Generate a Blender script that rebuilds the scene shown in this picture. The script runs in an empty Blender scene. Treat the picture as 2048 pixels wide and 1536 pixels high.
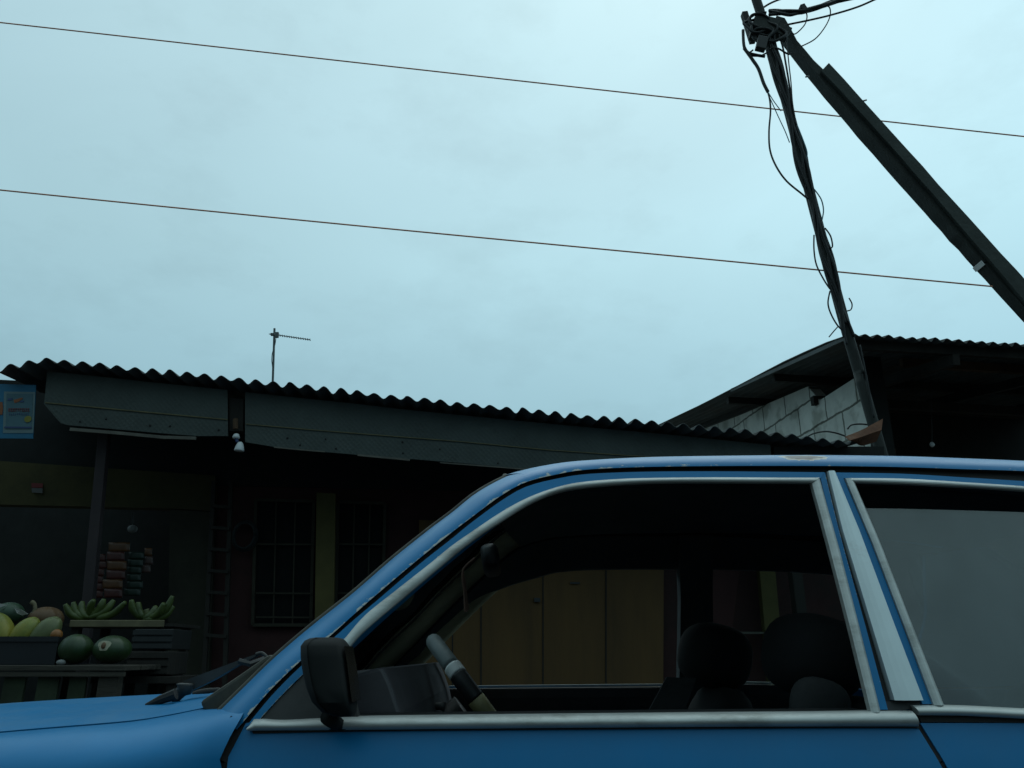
import bpy, bmesh, math, random
from mathutils import Vector as V

random.seed(11)
sc = bpy.context.scene
col = sc.collection
R = math.radians

# ------------------------------------------------------------------ camera
F = 1598.0                      # focal length in pixels of the 2048 px wide frame
PITCH = R(18.74)
EYE = 1.026
O = V((0, 0, EYE))
cp, sp = math.cos(PITCH), math.sin(PITCH)
cam_d = bpy.data.cameras.new('camera')
cam_d.sensor_width = 36.0
cam_d.lens = F / 2048 * 36
cam_d.clip_start = 0.02
cam_d.clip_end = 3000
cam = bpy.data.objects.new('camera', cam_d)
col.objects.link(cam)
cam.location = O
cam.rotation_euler = (math.pi / 2 + PITCH, 0, 0)
sc.camera = cam


def ray(px, py):
    xc = (px - 1024) / F
    yc = (768 - py) / F
    return V((xc, cp - yc * sp, sp + yc * cp))


def on_plane(px, py, p0, n):
    d = ray(px, py)
    return O + d * ((p0 - O).dot(n) / d.dot(n))


def on_y(px, py, Y):
    return on_plane(px, py, V((0, Y, 0)), V((0, 1, 0)))


# ------------------------------------------------------------------ materials
def mat(name, base, rough=0.6, metal=0.0, var=0.25, scale=6.0, bump=0.0, bscale=40.0, dirt=None, dirt_amt=0.45,
        spec=0.5, coat=0.0, stretch=(1, 1, 1)):
    m = bpy.data.materials.new(name)
    m.use_nodes = True
    nt = m.node_tree
    b = nt.nodes['Principled BSDF']
    b.inputs['Roughness'].default_value = rough
    b.inputs['Metallic'].default_value = metal
    b.inputs['Specular IOR Level'].default_value = spec
    b.inputs['Coat Weight'].default_value = coat
    tc = nt.nodes.new('ShaderNodeTexCoord')
    mp = nt.nodes.new('ShaderNodeMapping')
    mp.inputs['Scale'].default_value = stretch
    nt.links.new(tc.outputs['Object'], mp.inputs['Vector'])
    n = nt.nodes.new('ShaderNodeTexNoise')
    n.inputs['Scale'].default_value = scale
    n.inputs['Detail'].default_value = 6
    n.inputs['Roughness'].default_value = 0.65
    nt.links.new(mp.outputs['Vector'], n.inputs['Vector'])
    r = nt.nodes.new('ShaderNodeValToRGB')
    e = r.color_ramp.elements
    e[0].position, e[1].position = 0.3, 0.7
    e[0].color = tuple(c * (1 - var) for c in base) + (1,)
    e[1].color = tuple(min(1, c * (1 + var)) for c in base) + (1,)
    nt.links.new(n.outputs['Fac'], r.inputs['Fac'])
    out = r.outputs['Color']
    if dirt:
        n2 = nt.nodes.new('ShaderNodeTexNoise')
        n2.inputs['Scale'].default_value = scale * 0.45
        n2.inputs['Detail'].default_value = 8
        n2.inputs['Roughness'].default_value = 0.75
        nt.links.new(mp.outputs['Vector'], n2.inputs['Vector'])
        r2 = nt.nodes.new('ShaderNodeValToRGB')
        r2.color_ramp.elements[0].position = 0.62 - dirt_amt * 0.3
        r2.color_ramp.elements[1].position = 0.72
        nt.links.new(n2.outputs['Fac'], r2.inputs['Fac'])
        mx = nt.nodes.new('ShaderNodeMixRGB')
        mx.inputs['Color2'].default_value = tuple(dirt) + (1,)
        nt.links.new(r2.outputs['Color'], mx.inputs['Fac'])
        nt.links.new(out, mx.inputs['Color1'])
        out = mx.outputs['Color']
    nt.links.new(out, b.inputs['Base Color'])
    if bump:
        n3 = nt.nodes.new('ShaderNodeTexNoise')
        n3.inputs['Scale'].default_value = bscale
        n3.inputs['Detail'].default_value = 5
        nt.links.new(mp.outputs['Vector'], n3.inputs['Vector'])
        bp = nt.nodes.new('ShaderNodeBump')
        bp.inputs['Strength'].default_value = bump
        bp.inputs['Distance'].default_value = 0.01
        nt.links.new(n3.outputs['Fac'], bp.inputs['Height'])
        nt.links.new(bp.outputs['Normal'], b.inputs['Normal'])
    return m


def glass(name, tint=(0.85, 0.9, 0.9), ior=1.5, rough=0.02, dirt=0.0):
    m = bpy.data.materials.new(name)
    m.use_nodes = True
    nt = m.node_tree
    nt.nodes.remove(nt.nodes['Principled BSDF'])
    outn = nt.nodes['Material Output']
    fr = nt.nodes.new('ShaderNodeFresnel')
    fr.inputs['IOR'].default_value = ior
    tr = nt.nodes.new('ShaderNodeBsdfTransparent')
    tr.inputs['Color'].default_value = tint + (1,)
    gl = nt.nodes.new('ShaderNodeBsdfGlossy')
    gl.inputs['Roughness'].default_value = rough
    mx = nt.nodes.new('ShaderNodeMixShader')
    nt.links.new(fr.outputs['Fac'], mx.inputs['Fac'])
    nt.links.new(tr.outputs['BSDF'], mx.inputs[1])
    nt.links.new(gl.outputs['BSDF'], mx.inputs[2])
    last = mx.outputs['Shader']
    if dirt:
        frl = mx.inputs['Fac'].links[0].from_socket
        tc = nt.nodes.new('ShaderNodeTexCoord')
        mp = nt.nodes.new('ShaderNodeMapping')
        mp.inputs['Rotation'].default_value = (0, R(-35), 0)
        mp.inputs['Scale'].default_value = (1.3, 1, 0.35)
        nt.links.new(tc.outputs['Object'], mp.inputs['Vector'])
        n = nt.nodes.new('ShaderNodeTexNoise')
        n.inputs['Scale'].default_value = 3
        n.inputs['Detail'].default_value = 5
        nt.links.new(mp.outputs['Vector'], n.inputs['Vector'])
        mr = nt.nodes.new('ShaderNodeMapRange')
        mr.inputs['From Min'].default_value = 0.35
        mr.inputs['From Max'].default_value = 0.8
        mr.inputs['To Min'].default_value = 0.0
        mr.inputs['To Max'].default_value = dirt
        nt.links.new(n.outputs['Fac'], mr.inputs['Value'])
        n5 = nt.nodes.new('ShaderNodeTexNoise')
        n5.inputs['Scale'].default_value = 1.6
        n5.inputs['Detail'].default_value = 6
        n5.inputs['Distortion'].default_value = 0.8
        nt.links.new(mp.outputs['Vector'], n5.inputs['Vector'])
        m5 = nt.nodes.new('ShaderNodeMapRange')
        m5.inputs['From Min'].default_value = 0.36
        m5.inputs['From Max'].default_value = 0.66
        m5.inputs['To Min'].default_value = 0.62
        m5.inputs['To Max'].default_value = 1.25
        nt.links.new(n5.outputs['Fac'], m5.inputs['Value'])
        mu = nt.nodes.new('ShaderNodeMath')
        mu.operation = 'MULTIPLY'
        nt.links.new(frl, mu.inputs[0])
        nt.links.new(m5.outputs['Result'], mu.inputs[1])
        nt.links.new(mu.outputs['Value'], mx.inputs['Fac'])
        df = nt.nodes.new('ShaderNodeBsdfDiffuse')
        df.inputs['Color'].default_value = (0.085, 0.10, 0.095, 1)
        m2 = nt.nodes.new('ShaderNodeMixShader')
        nt.links.new(mr.outputs['Result'], m2.inputs['Fac'])
        nt.links.new(last, m2.inputs[1])
        nt.links.new(df.outputs['BSDF'], m2.inputs[2])
        last = m2.outputs['Shader']
    nt.links.new(last, outn.inputs['Surface'])
    return m


def paint(name, base, chips=False, rust_at=None, fade=0.0):
    """old car paint; UV v=0 is the gutter edge where it has chipped off"""
    m = mat(name, base, rough=0.34, var=0.07, scale=3.0, spec=0.28, coat=0.03)
    nt = m.node_tree
    b = nt.nodes['Principled BSDF']
    b.inputs['Coat Roughness'].default_value = 0.12
    src = b.inputs['Base Color'].links[0].from_socket
    tc = nt.nodes.new('ShaderNodeTexCoord')
    # fine dust and scuffs
    nd = nt.nodes.new('ShaderNodeTexNoise')
    nd.inputs['Scale'].default_value = 7
    nd.inputs['Detail'].default_value = 9
    nd.inputs['Roughness'].default_value = 0.7
    nt.links.new(tc.outputs['Object'], nd.inputs['Vector'])
    mr = nt.nodes.new('ShaderNodeMapRange')
    mr.inputs['From Min'].default_value = 0.35
    mr.inputs['From Max'].default_value = 0.75
    mr.inputs['To Max'].default_value = 0.12 + fade
    nt.links.new(nd.outputs['Fac'], mr.inputs['Value'])
    mx = nt.nodes.new('ShaderNodeMixRGB')
    mx.inputs['Color2'].default_value = (0.10, 0.16, 0.19, 1)
    nt.links.new(mr.outputs['Result'], mx.inputs['Fac'])
    nt.links.new(src, mx.inputs['Color1'])
    src = mx.outputs['Color']
    rr = nt.nodes.new('ShaderNodeMapRange')
    rr.inputs['To Min'].default_value = 0.26
    rr.inputs['To Max'].default_value = 0.48
    nt.links.new(nd.outputs['Fac'], rr.inputs['Value'])
    nt.links.new(rr.outputs['Result'], b.inputs['Roughness'])
    nb = nt.nodes.new('ShaderNodeTexNoise')
    nb.inputs['Scale'].default_value = 5
    nb.inputs['Detail'].default_value = 3
    nt.links.new(tc.outputs['Object'], nb.inputs['Vector'])
    bpn = nt.nodes.new('ShaderNodeBump')
    bpn.inputs['Strength'].default_value = 0.25
    bpn.inputs['Distance'].default_value = 0.012
    nt.links.new(nb.outputs['Fac'], bpn.inputs['Height'])
    nt.links.new(bpn.outputs['Normal'], b.inputs['Normal'])
    if chips:
        mp = nt.nodes.new('ShaderNodeMapping')
        mp.inputs['Scale'].default_value = (70, 4.5, 1)
        nt.links.new(tc.outputs['UV'], mp.inputs['Vector'])
        n = nt.nodes.new('ShaderNodeTexNoise')
        n.inputs['Scale'].default_value = 1.0
        n.inputs['Detail'].default_value = 7
        n.inputs['Roughness'].default_value = 0.72
        nt.links.new(mp.outputs['Vector'], n.inputs['Vector'])
        sx = nt.nodes.new('ShaderNodeSeparateXYZ')
        nt.links.new(tc.outputs['UV'], sx.inputs['Vector'])
        e = nt.nodes.new('ShaderNodeMapRange')
        e.inputs['From Min'].default_value = 0.02
        e.inputs['From Max'].default_value = 0.30
        e.inputs['To Min'].default_value = 0.14
        e.inputs['To Max'].default_value = -0.22
        nt.links.new(sx.outputs['Y'], e.inputs['Value'])
        ad = nt.nodes.new('ShaderNodeMath')
        nt.links.new(n.outputs['Fac'], ad.inputs[0])
        nt.links.new(e.outputs['Result'], ad.inputs[1])
        rp = nt.nodes.new('ShaderNodeValToRGB')
        ue = nt.nodes.new('ShaderNodeMapRange')
        ue.inputs['From Min'].default_value = 0.34
        ue.inputs['From Max'].default_value = 0.60
        ue.inputs['To Min'].default_value = 0.0
        ue.inputs['To Max'].default_value = -0.10
        nt.links.new(sx.outputs['X'], ue.inputs['Value'])
        ad2 = nt.nodes.new('ShaderNodeMath')
        nt.links.new(ad.outputs['Value'], ad2.inputs[0])
        nt.links.new(ue.outputs['Result'], ad2.inputs[1])
        ad = ad2
        rp.color_ramp.elements[0].position = 0.62
        rp.color_ramp.elements[1].position = 0.64
        nt.links.new(ad.outputs['Value'], rp.inputs['Fac'])
        m2 = nt.nodes.new('ShaderNodeMixRGB')
        m2.inputs['Color2'].default_value = (0.46, 0.47, 0.43, 1)
        nt.links.new(rp.outputs['Color'], m2.inputs['Fac'])
        nt.links.new(src, m2.inputs['Color1'])
        src = m2.outputs['Color']
    if rust_at is not None:
        geo = nt.nodes.new('ShaderNodeNewGeometry')
        vm = nt.nodes.new('ShaderNodeVectorMath')
        vm.operation = 'SUBTRACT'
        vm.inputs[1].default_value = rust_at
        nt.links.new(geo.outputs['Position'], vm.inputs[0])
        ms = nt.nodes.new('ShaderNodeVectorMath')
        ms.operation = 'MULTIPLY'
        ms.inputs[1].default_value = (0.95, 1.3, 1.9)
        nt.links.new(vm.outputs['Vector'], ms.inputs[0])
        ln = nt.nodes.new('ShaderNodeVectorMath')
        ln.operation = 'LENGTH'
        nt.links.new(ms.outputs['Vector'], ln.inputs[0])
        nz = nt.nodes.new('ShaderNodeTexNoise')
        nz.inputs['Scale'].default_value = 55
        nz.inputs['Detail'].default_value = 4
        nt.links.new(geo.outputs['Position'], nz.inputs['Vector'])
        ma = nt.nodes.new('ShaderNodeMath')
        ma.operation = 'MULTIPLY_ADD'
        ma.inputs[1].default_value = 0.05
        nt.links.new(nz.outputs['Fac'], ma.inputs[0])
        nt.links.new(ln.outputs['Value'], ma.inputs[2])
        rp = nt.nodes.new('ShaderNodeValToRGB')
        el = rp.color_ramp.elements
        el[0].position, el[0].color = 0.0, (0.045, 0.02, 0.011, 1)
        el[1].position, el[1].color = 0.058, (0.06, 0.03, 0.018, 1)
        x = el.new(0.064)
        x.color = (0.42, 0.40, 0.33, 1)
        x = el.new(0.072)
        x.color = (0.42, 0.40, 0.33, 1)
        nt.links.new(ma.outputs['Value'], rp.inputs['Fac'])
        st = nt.nodes.new('ShaderNodeMath')
        st.operation = 'LESS_THAN'
        st.inputs[1].default_value = 0.072
        nt.links.new(ma.outputs['Value'], st.inputs[0])
        m3 = nt.nodes.new('ShaderNodeMixRGB')
        nt.links.new(st.outputs['Value'], m3.inputs['Fac'])
        nt.links.new(src, m3.inputs['Color1'])
        nt.links.new(rp.outputs['Color'], m3.inputs['Color2'])
        src = m3.outputs['Color']
    nt.links.new(src, b.inputs['Base Color'])
    return m


# ------------------------------------------------------------------ mesh helpers
def obj(name, verts, faces, m, parent=None, smooth=False, uvs=None, bevel=0.0):
    me = bpy.data.meshes.new(name)
    me.from_pydata([tuple(v) for v in verts], [], faces)
    me.update()
    if uvs:
        ul = me.uv_layers.new(name='UVMap')
        for l in me.loops:
            ul.data[l.index].uv = uvs[l.vertex_index]
    bm = bmesh.new()
    bm.from_mesh(me)
    bmesh.ops.recalc_face_normals(bm, faces=bm.faces)
    bm.to_mesh(me)
    bm.free()
    if smooth:
        for p in me.polygons:
            p.use_smooth = True
    me.materials.append(m)
    o = bpy.data.objects.new(name, me)
    col.objects.link(o)
    if bevel:
        bv = o.modifiers.new('bevel', 'BEVEL')
        bv.width = bevel
        bv.segments = 2
        bv.limit_method = 'ANGLE'
        bv.angle_limit = R(40)
    if parent is not None:
        o.parent = parent
        o.matrix_parent_inverse = parent.matrix_world.inverted()
    return o


def thing(name, label, cat, loc=(0, 0, 0), group=None):
    o = bpy.data.objects.new(name, None)
    col.objects.link(o)
    o.empty_display_size = 0.1
    o.location = loc
    o['label'] = label
    o['category'] = cat
    if group:
        o['group'] = group
    bpy.context.view_layer.update()
    return o


def tag(o, label, cat, group=None):
    o['label'] = label
    o['category'] = cat
    if group:
        o['group'] = group
    return o


class MB:
    def __init__(self):
        self.v, self.f = [], []

    def add(self, vs, fs):
        b = len(self.v)
        self.v += [V(x) for x in vs]
        self.f += [tuple(i + b for i in f) for f in fs]
        return self

    def prism(self, poly, ext):
        n = len(poly)
        ext = V(ext)
        vs = list(poly) + [p + ext for p in poly]
        fs = [tuple(range(n - 1, -1, -1)), tuple(range(n, 2 * n))]
        fs += [(i, (i + 1) % n, n + (i + 1) % n, n + i) for i in range(n)]
        return self.add(vs, fs)

    def box(self, c, a, b, d):
        """centre and three half axis vectors"""
        a, b, d, c = V(a), V(b), V(d), V(c)
        return self.prism([c - a - b - d, c + a - b - d, c + a + b - d, c - a + b - d], 2 * d)

    def bar(self, p, q, w, h, up=V((0, 0, 1))):
        p, q = V(p), V(q)
        d = (q - p).normalized()
        s = d.cross(up)
        if s.length < 1e-4:
            s = d.cross(V((1, 0, 0)))
        s.normalize()
        t = s.cross(d).normalized()
        pr = [p - s * w / 2 - t * h / 2, p + s * w / 2 - t * h / 2, p + s * w / 2 + t * h / 2, p - s * w / 2 + t * h / 2]
        return self.prism(pr, q - p)

    def tube(self, pts, r, n=8, caps=True):
        pts = [V(p) for p in pts]
        rs = r if isinstance(r, (list, tuple)) else [r] * len(pts)
        vs, fs = [], []
        t0 = (pts[1] - pts[0]).normalized()
        a = t0.cross(V((0, 0, 1)))
        if a.length < 0.05:
            a = t0.cross(V((1, 0, 0)))
        a.normalize()
        for i, p in enumerate(pts):
            t = (pts[min(i + 1, len(pts) - 1)] - pts[max(i - 1, 0)]).normalized()
            a = (a - t * a.dot(t)).normalized()
            b = t.cross(a)
            for k in range(n):
                an = 2 * math.pi * k / n
                vs.append(p + (a * math.cos(an) + b * math.sin(an)) * rs[i])
        for i in range(len(pts) - 1):
            for k in range(n):
                fs.append((i * n + k, i * n + (k + 1) % n, (i + 1) * n + (k + 1) % n, (i + 1) * n + k))
        if caps:
            fs.append(tuple(range(n - 1, -1, -1)))
            fs.append(tuple((len(pts) - 1) * n + k for k in range(n)))
        return self.add(vs, fs)

    def ellipsoid(self, c, ax, n=20, m=12, fn=None):
        c = V(c)
        ax = [V(a) for a in ax]
        vs, fs = [], []
        for j in range(m + 1):
            th = math.pi * j / m
            for i in range(n):
                ph = 2 * math.pi * i / n
                k = fn(th, ph) if fn else 1.0
                vs.append(c + (ax[0] * math.sin(th) * math.cos(ph) + ax[1] * math.sin(th) * math.sin(ph) + ax[2] * math.cos(th)) * k)
        for j in range(m):
            for i in range(n):
                fs.append((j * n + i, j * n + (i + 1) % n, (j + 1) * n + (i + 1) % n, (j + 1) * n + i))
        return self.add(vs, fs)

    def lathe(self, base, axis, prof, n=20):
        axis = V(axis).normalized()
        a = axis.cross(V((0, 1, 0)))
        if a.length < 0.1:
            a = axis.cross(V((1, 0, 0)))
        a.normalize()
        b = axis.cross(a)
        vs, fs = [], []
        for (r, h) in prof:
            for k in range(n):
                an = 2 * math.pi * k / n
                vs.append(V(base) + axis * h + (a * math.cos(an) + b * math.sin(an)) * r)
        for j in range(len(prof) - 1):
            for k in range(n):
                fs.append((j * n + k, j * n + (k + 1) % n, (j + 1) * n + (k + 1) % n, (j + 1) * n + k))
        fs.append(tuple(range(n)))
        fs.append(tuple((len(prof) - 1) * n + k for k in range(n)))
        return self.add(vs, fs)

    def build(self, name, m, parent=None, smooth=False, bevel=0.0):
        return obj(name, self.v, self.f, m, parent, smooth, bevel=bevel)


def spline(pts, n=6):
    pts = [V(p) for p in pts]
    out = []
    for i in range(len(pts) - 1):
        p0 = pts[max(i - 1, 0)]
        p1, p2 = pts[i], pts[i + 1]
        p3 = pts[min(i + 2, len(pts) - 1)]
        for k in range(n):
            t = k / n
            out.append(0.5 * ((2 * p1) + (p2 - p0) * t + (2 * p0 - 5 * p1 + 4 * p2 - p3) * t * t + (3 * p1 - p0 - 3 * p2 + p3) * t ** 3))
    out.append(pts[-1])
    return out


def resample(pts, n):
    """polyline resampled to n points by arc length, after a smoothing spline"""
    pts = [V(p) for p in pts]
    ds = [0]
    for a, b in zip(pts, pts[1:]):
        ds.append(ds[-1] + (b - a).length)
    out, j = [], 0
    for k in range(n):
        s = ds[-1] * k / (n - 1)
        while j < len(pts) - 2 and ds[j + 1] < s:
            j += 1
        t = (s - ds[j]) / max(1e-9, ds[j + 1] - ds[j])
        out.append(pts[j].lerp(pts[j + 1], min(1, t)))
    return out


def px_curve(pts, n, smooth=True):
    p3 = [V((a, b, 0)) for a, b in pts]
    if smooth and len(p3) > 2:
        p3 = spline(p3, 8)
    return [(p.x, p.y) for p in resample(p3, n)]


def grid(rows, closed_back=None):
    """rows: list of equal lists of points. closed_back: vector to thicken by"""
    nr, nc = len(rows), len(rows[0])
    vs = [p for r in rows for p in r]
    fs = [(i * nc + j, i * nc + j + 1, (i + 1) * nc + j + 1, (i + 1) * nc + j) for i in range(nr - 1) for j in range(nc - 1)]
    if closed_back is not None:
        b = len(vs)
        cb = V(closed_back)
        vs = vs + [p + cb for p in vs]
        fs = fs + [tuple(b + k for k in reversed(f)) for f in fs]
        for j in range(nc - 1):
            fs.append((j, b + j, b + j + 1, j + 1))
            q = (nr - 1) * nc
            fs.append((q + j, q + j + 1, b + q + j + 1, b + q + j))
        for i in range(nr - 1):
            fs.append((i * nc, (i + 1) * nc, b + (i + 1) * nc, b + i * nc))
            q = nc - 1
            fs.append((i * nc + q, b + i * nc + q, b + (i + 1) * nc + q, (i + 1) * nc + q))
    return vs, fs


# ------------------------------------------------------------------ palette
M = {}
BLUE = (0.001, 0.172, 0.40)
M['paint'] = paint('blue car paint', BLUE)
M['paint_hood'] = paint('blue hood paint', BLUE, fade=0.22)
M['chrome'] = mat('dull bright trim', (0.50, 0.52, 0.50), rough=0.50, metal=0.45, var=0.14, scale=18, dirt=(0.24, 0.235, 0.21), dirt_amt=0.4, stretch=(0.5, 1, 2))
M['silver'] = mat('silver pillar cover', (0.60, 0.68, 0.69), rough=0.5, metal=0.45, var=0.05, scale=10, dirt=(0.45, 0.46, 0.44), dirt_amt=0.15)
M['rubber'] = mat('black rubber', (0.012, 0.012, 0.012), rough=0.75, var=0.3)
M['rubber_dusty'] = mat('dusty rubber', (0.0638, 0.0612, 0.0493), rough=0.9, var=0.4, scale=20, dirt=(0.0255, 0.0255, 0.0238))
M['black_plastic'] = mat('black plastic', (0.0128, 0.0136, 0.0144), rough=0.5, var=0.25, scale=12)
M['grey_plastic'] = mat('worn grey plastic', (0.0385, 0.0392, 0.0385), rough=0.6, var=0.3, scale=18)
M['cap_dark'] = mat('matte mirror cap', (0.020, 0.022, 0.023), rough=0.85, var=0.25, scale=12, spec=0.15)
M['shell_dark'] = mat('matte black shell', (0.010, 0.012, 0.012), rough=0.8, var=0.25, scale=12, spec=0.15)
M['dash'] = mat('dashboard vinyl', (0.0672, 0.0639, 0.0705), rough=0.55, var=0.2, scale=14)
M['trim_olive'] = mat('olive pillar trim', (0.3499, 0.3344, 0.2178), rough=0.8, var=0.25, scale=8)
M['headliner'] = mat('dark headliner', (0.0648, 0.0756, 0.0792), rough=0.95, var=0.2)
M['seat'] = mat('dark seat cloth', (0.0032, 0.0039, 0.0048), rough=0.9, var=0.3, scale=30)
M['seat_piping'] = mat('grey seat cloth', (0.03, 0.0312, 0.0318), rough=0.9, var=0.2, scale=30)
M['wheel_cover'] = mat('pale grey wheel cover', (0.16, 0.185, 0.185), rough=0.55, var=0.15, scale=25)
M['white'] = mat('white plastic', (0.75, 0.75, 0.73), rough=0.4, var=0.05)
M['knob'] = mat('beige wheel cover', (0.22, 0.19, 0.085), rough=0.6, var=0.2, scale=20)
M['glass'] = glass('car glass')
M['glass_side'] = glass('lowered side glass', tint=(0.6, 0.66, 0.66), ior=1.82, dirt=0.28)
M['mirror'] = mat('mirror glass', (0.2, 0.21, 0.22), rough=0.25, metal=1.0, var=0.0)
M['tyre'] = mat('tyre rubber', (0.015, 0.015, 0.015), rough=0.85, bump=0.3)
M['steel'] = mat('steel wheel', (0.3, 0.3, 0.3), rough=0.4, metal=0.8)
M['zinc'] = mat('weathered corrugated sheet', (0.0684, 0.079, 0.079), rough=0.75, metal=0.0, var=0.4, scale=3, dirt=(0.076, 0.0532, 0.038), dirt_amt=0.4, stretch=(1, 0.3, 1))
M['zinc_pale'] = mat('paler corrugated sheet', (0.075, 0.085, 0.085), rough=0.7, var=0.4, scale=2, dirt=(0.03, 0.03, 0.03), stretch=(0.3, 1.5, 1))
M['wood_dark'] = mat('dark weathered wood', (0.0192, 0.0166, 0.0128), rough=0.85, var=0.45, scale=4, bump=0.4, stretch=(1, 1, 0.15))
M['wood'] = mat('grey brown plank', (0.0515, 0.0455, 0.0337), rough=0.85, var=0.4, scale=5, bump=0.4, stretch=(0.2, 1, 2), dirt=(0.0198, 0.0178, 0.0139))
M['wood_pole'] = mat('wet dark timber', (0.03, 0.0348, 0.03), rough=0.75, var=0.35, scale=3, bump=0.5, stretch=(2, 2, 0.4), dirt=(0.0132, 0.015, 0.0132))
M['wood_brown'] = mat('brown rafter', (0.09, 0.05, 0.025), rough=0.85, var=0.4, scale=4)
M['cable'] = mat('black cable', (0.015, 0.017, 0.017), rough=0.6, var=0.2)
M['cable_brown'] = mat('brown wire', (0.75, 0.33, 0.195), rough=0.7, var=0.2)
M['cable_blue'] = mat('faded blue cable', (0.10, 0.22, 0.26), rough=0.6, var=0.2)
M['yellow_wall'] = mat('dull yellow wall', (0.0578, 0.0506, 0.0165), rough=0.9, var=0.25, scale=2, dirt=(0.0275, 0.0248, 0.011))
M['olive_wall'] = mat('olive wall', (0.0264, 0.025, 0.0154), rough=0.9, var=0.3, scale=2.5, dirt=(0.0144, 0.0134, 0.0096))
M['red_wall'] = mat('dark red wall', (0.0413, 0.0121, 0.011), rough=0.85, var=0.3, scale=2.5, dirt=(0.0193, 0.011, 0.0088))
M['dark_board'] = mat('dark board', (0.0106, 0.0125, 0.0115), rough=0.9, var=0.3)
M['column'] = mat('yellow painted timber', (0.1013, 0.0844, 0.0237), rough=0.8, var=0.25, scale=3)
M['door_brown'] = mat('orange brown folding door', (0.1073, 0.055, 0.0117), rough=0.7, var=0.25, scale=3, stretch=(2, 2, 0.3))
M['frame_olive'] = mat('olive window frame', (0.028, 0.0252, 0.014), rough=0.8, var=0.3)
M['slat_green'] = mat('mossy green slat', (0.025, 0.036, 0.018), rough=0.9, var=0.4, scale=6)
M['pane'] = mat('dark window pane', (0.006, 0.007, 0.007), rough=0.7, var=0.2, spec=0.15)
M['purple'] = mat('dull purple post', (0.0294, 0.021, 0.0231), rough=0.8, var=0.3, scale=4)
M['concrete'] = mat('grey concrete', (0.098, 0.098, 0.091), rough=0.9, var=0.25)
M['rust'] = mat('rusty sheet', (0.16, 0.068, 0.036), rough=0.85, var=0.45, scale=9, dirt=(0.256, 0.176, 0.12), dirt_amt=0.4)
M['galv'] = mat('galvanised tube', (0.10, 0.12, 0.12), rough=0.5, metal=0.4, var=0.2)
M['pale_box'] = mat('pale grey box', (0.198, 0.204, 0.198), rough=0.6, var=0.1)
M['asphalt'] = mat('asphalt', (0.045, 0.046, 0.048), rough=0.9, var=0.3, scale=2, bump=0.5, bscale=120)
M['dirt'] = mat('bare earth', (0.045, 0.036, 0.0252), rough=0.95, var=0.35, scale=1.2, bump=0.5, bscale=30)
M['crate'] = mat('black plastic crate', (0.0084, 0.0105, 0.014), rough=0.5, var=0.2)
M['crate_grey'] = mat('grey plastic crate', (0.0172, 0.0195, 0.0206), rough=0.6, var=0.25)
M['brown_gourd'] = mat('brown pumpkin skin', (0.102, 0.051, 0.018), rough=0.6, var=0.3, scale=9)
M['stem'] = mat('dry stem', (0.15, 0.126, 0.072), rough=0.8, var=0.2)
M['orange'] = mat('orange fruit', (0.252, 0.096, 0.018), rough=0.5, var=0.2)
M['papaya'] = mat('yellow green papaya', (0.16, 0.176, 0.028), rough=0.5, var=0.35, scale=9, dirt=(0.304, 0.24, 0.024), dirt_amt=0.5)
M['papaya_pale'] = mat('pale green papaya', (0.1216, 0.1408, 0.0544), rough=0.5, var=0.3, scale=9, dirt=(0.0576, 0.0832, 0.0192), dirt_amt=0.3)
M['melon'] = mat('dark green melon', (0.0167, 0.0405, 0.0105), rough=0.45, var=0.35, scale=14, stretch=(1, 1, 0.4), dirt=(0.0286, 0.0619, 0.0143), dirt_amt=0.2)
M['melon_dark'] = mat('deep green rind', (0.02, 0.05, 0.025), rough=0.5, var=0.3, scale=12)
M['melon_spot'] = mat('pale rind spot', (0.38, 0.36, 0.25), rough=0.7, var=0.3, scale=25)
M['banana'] = mat('green banana skin', (0.0542, 0.0797, 0.014), rough=0.5, var=0.3, scale=14, dirt=(0.0319, 0.051, 0.0095))
M['banana_stem'] = mat('banana stalk', (0.11, 0.12, 0.05), rough=0.7, var=0.3)
M['paper'] = mat('white paper', (0.3, 0.3, 0.282), rough=0.8, var=0.1)
M['sach_orange'] = mat('orange sachet', (0.086, 0.0323, 0.0085), rough=0.4, var=0.25, scale=30)
M['sach_red'] = mat('red sachet', (0.0539, 0.0099, 0.0071), rough=0.4, var=0.25, scale=30)
M['sach_green'] = mat('green sachet', (0.0045, 0.018, 0.0112), rough=0.4, var=0.25, scale=30)
M['sach_pink'] = mat('pinkish sachet', (0.063, 0.036, 0.0315), rough=0.4, var=0.25, scale=30)
M['banner_blue'] = mat('bright blue banner', (0.0065, 0.1256, 0.2293), rough=0.5, var=0.2, scale=3)
M['banner_pale'] = mat('pale blue print', (0.06, 0.138, 0.168), rough=0.5, var=0.1, scale=8)
M['banner_edge'] = mat('white blue border print', (0.132, 0.204, 0.216), rough=0.5, var=0.1)
M['ink_red'] = mat('red ink', (0.12, 0.024, 0.03), rough=0.5, var=0.2)
M['ink_navy'] = mat('navy ink', (0.03, 0.06, 0.16), rough=0.5, var=0.2)
M['ink_orange'] = mat('orange ink', (0.252, 0.078, 0.024), rough=0.5, var=0.2)
M['ink_yellow'] = mat('yellow ink', (0.216, 0.204, 0.024), rough=0.5, var=0.2)
M['flag_red'] = mat('red flag print', (0.15, 0.012, 0.012), rough=0.6, var=0.1)
M['flag_white'] = mat('white flag print', (0.1008, 0.1008, 0.0945), rough=0.6, var=0.1)
M['line_yellow'] = mat('yellowed seam strip', (0.14, 0.126, 0.0595), rough=0.7, var=0.3, scale=8)
M['batten'] = mat('pale edge batten', (0.1238, 0.1166, 0.0952), rough=0.7, var=0.3, scale=6, dirt=(0.0428, 0.0405, 0.0333))
M['bulb'] = mat('white bulb glass', (0.72, 0.74, 0.74), rough=0.3, var=0.03)
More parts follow.
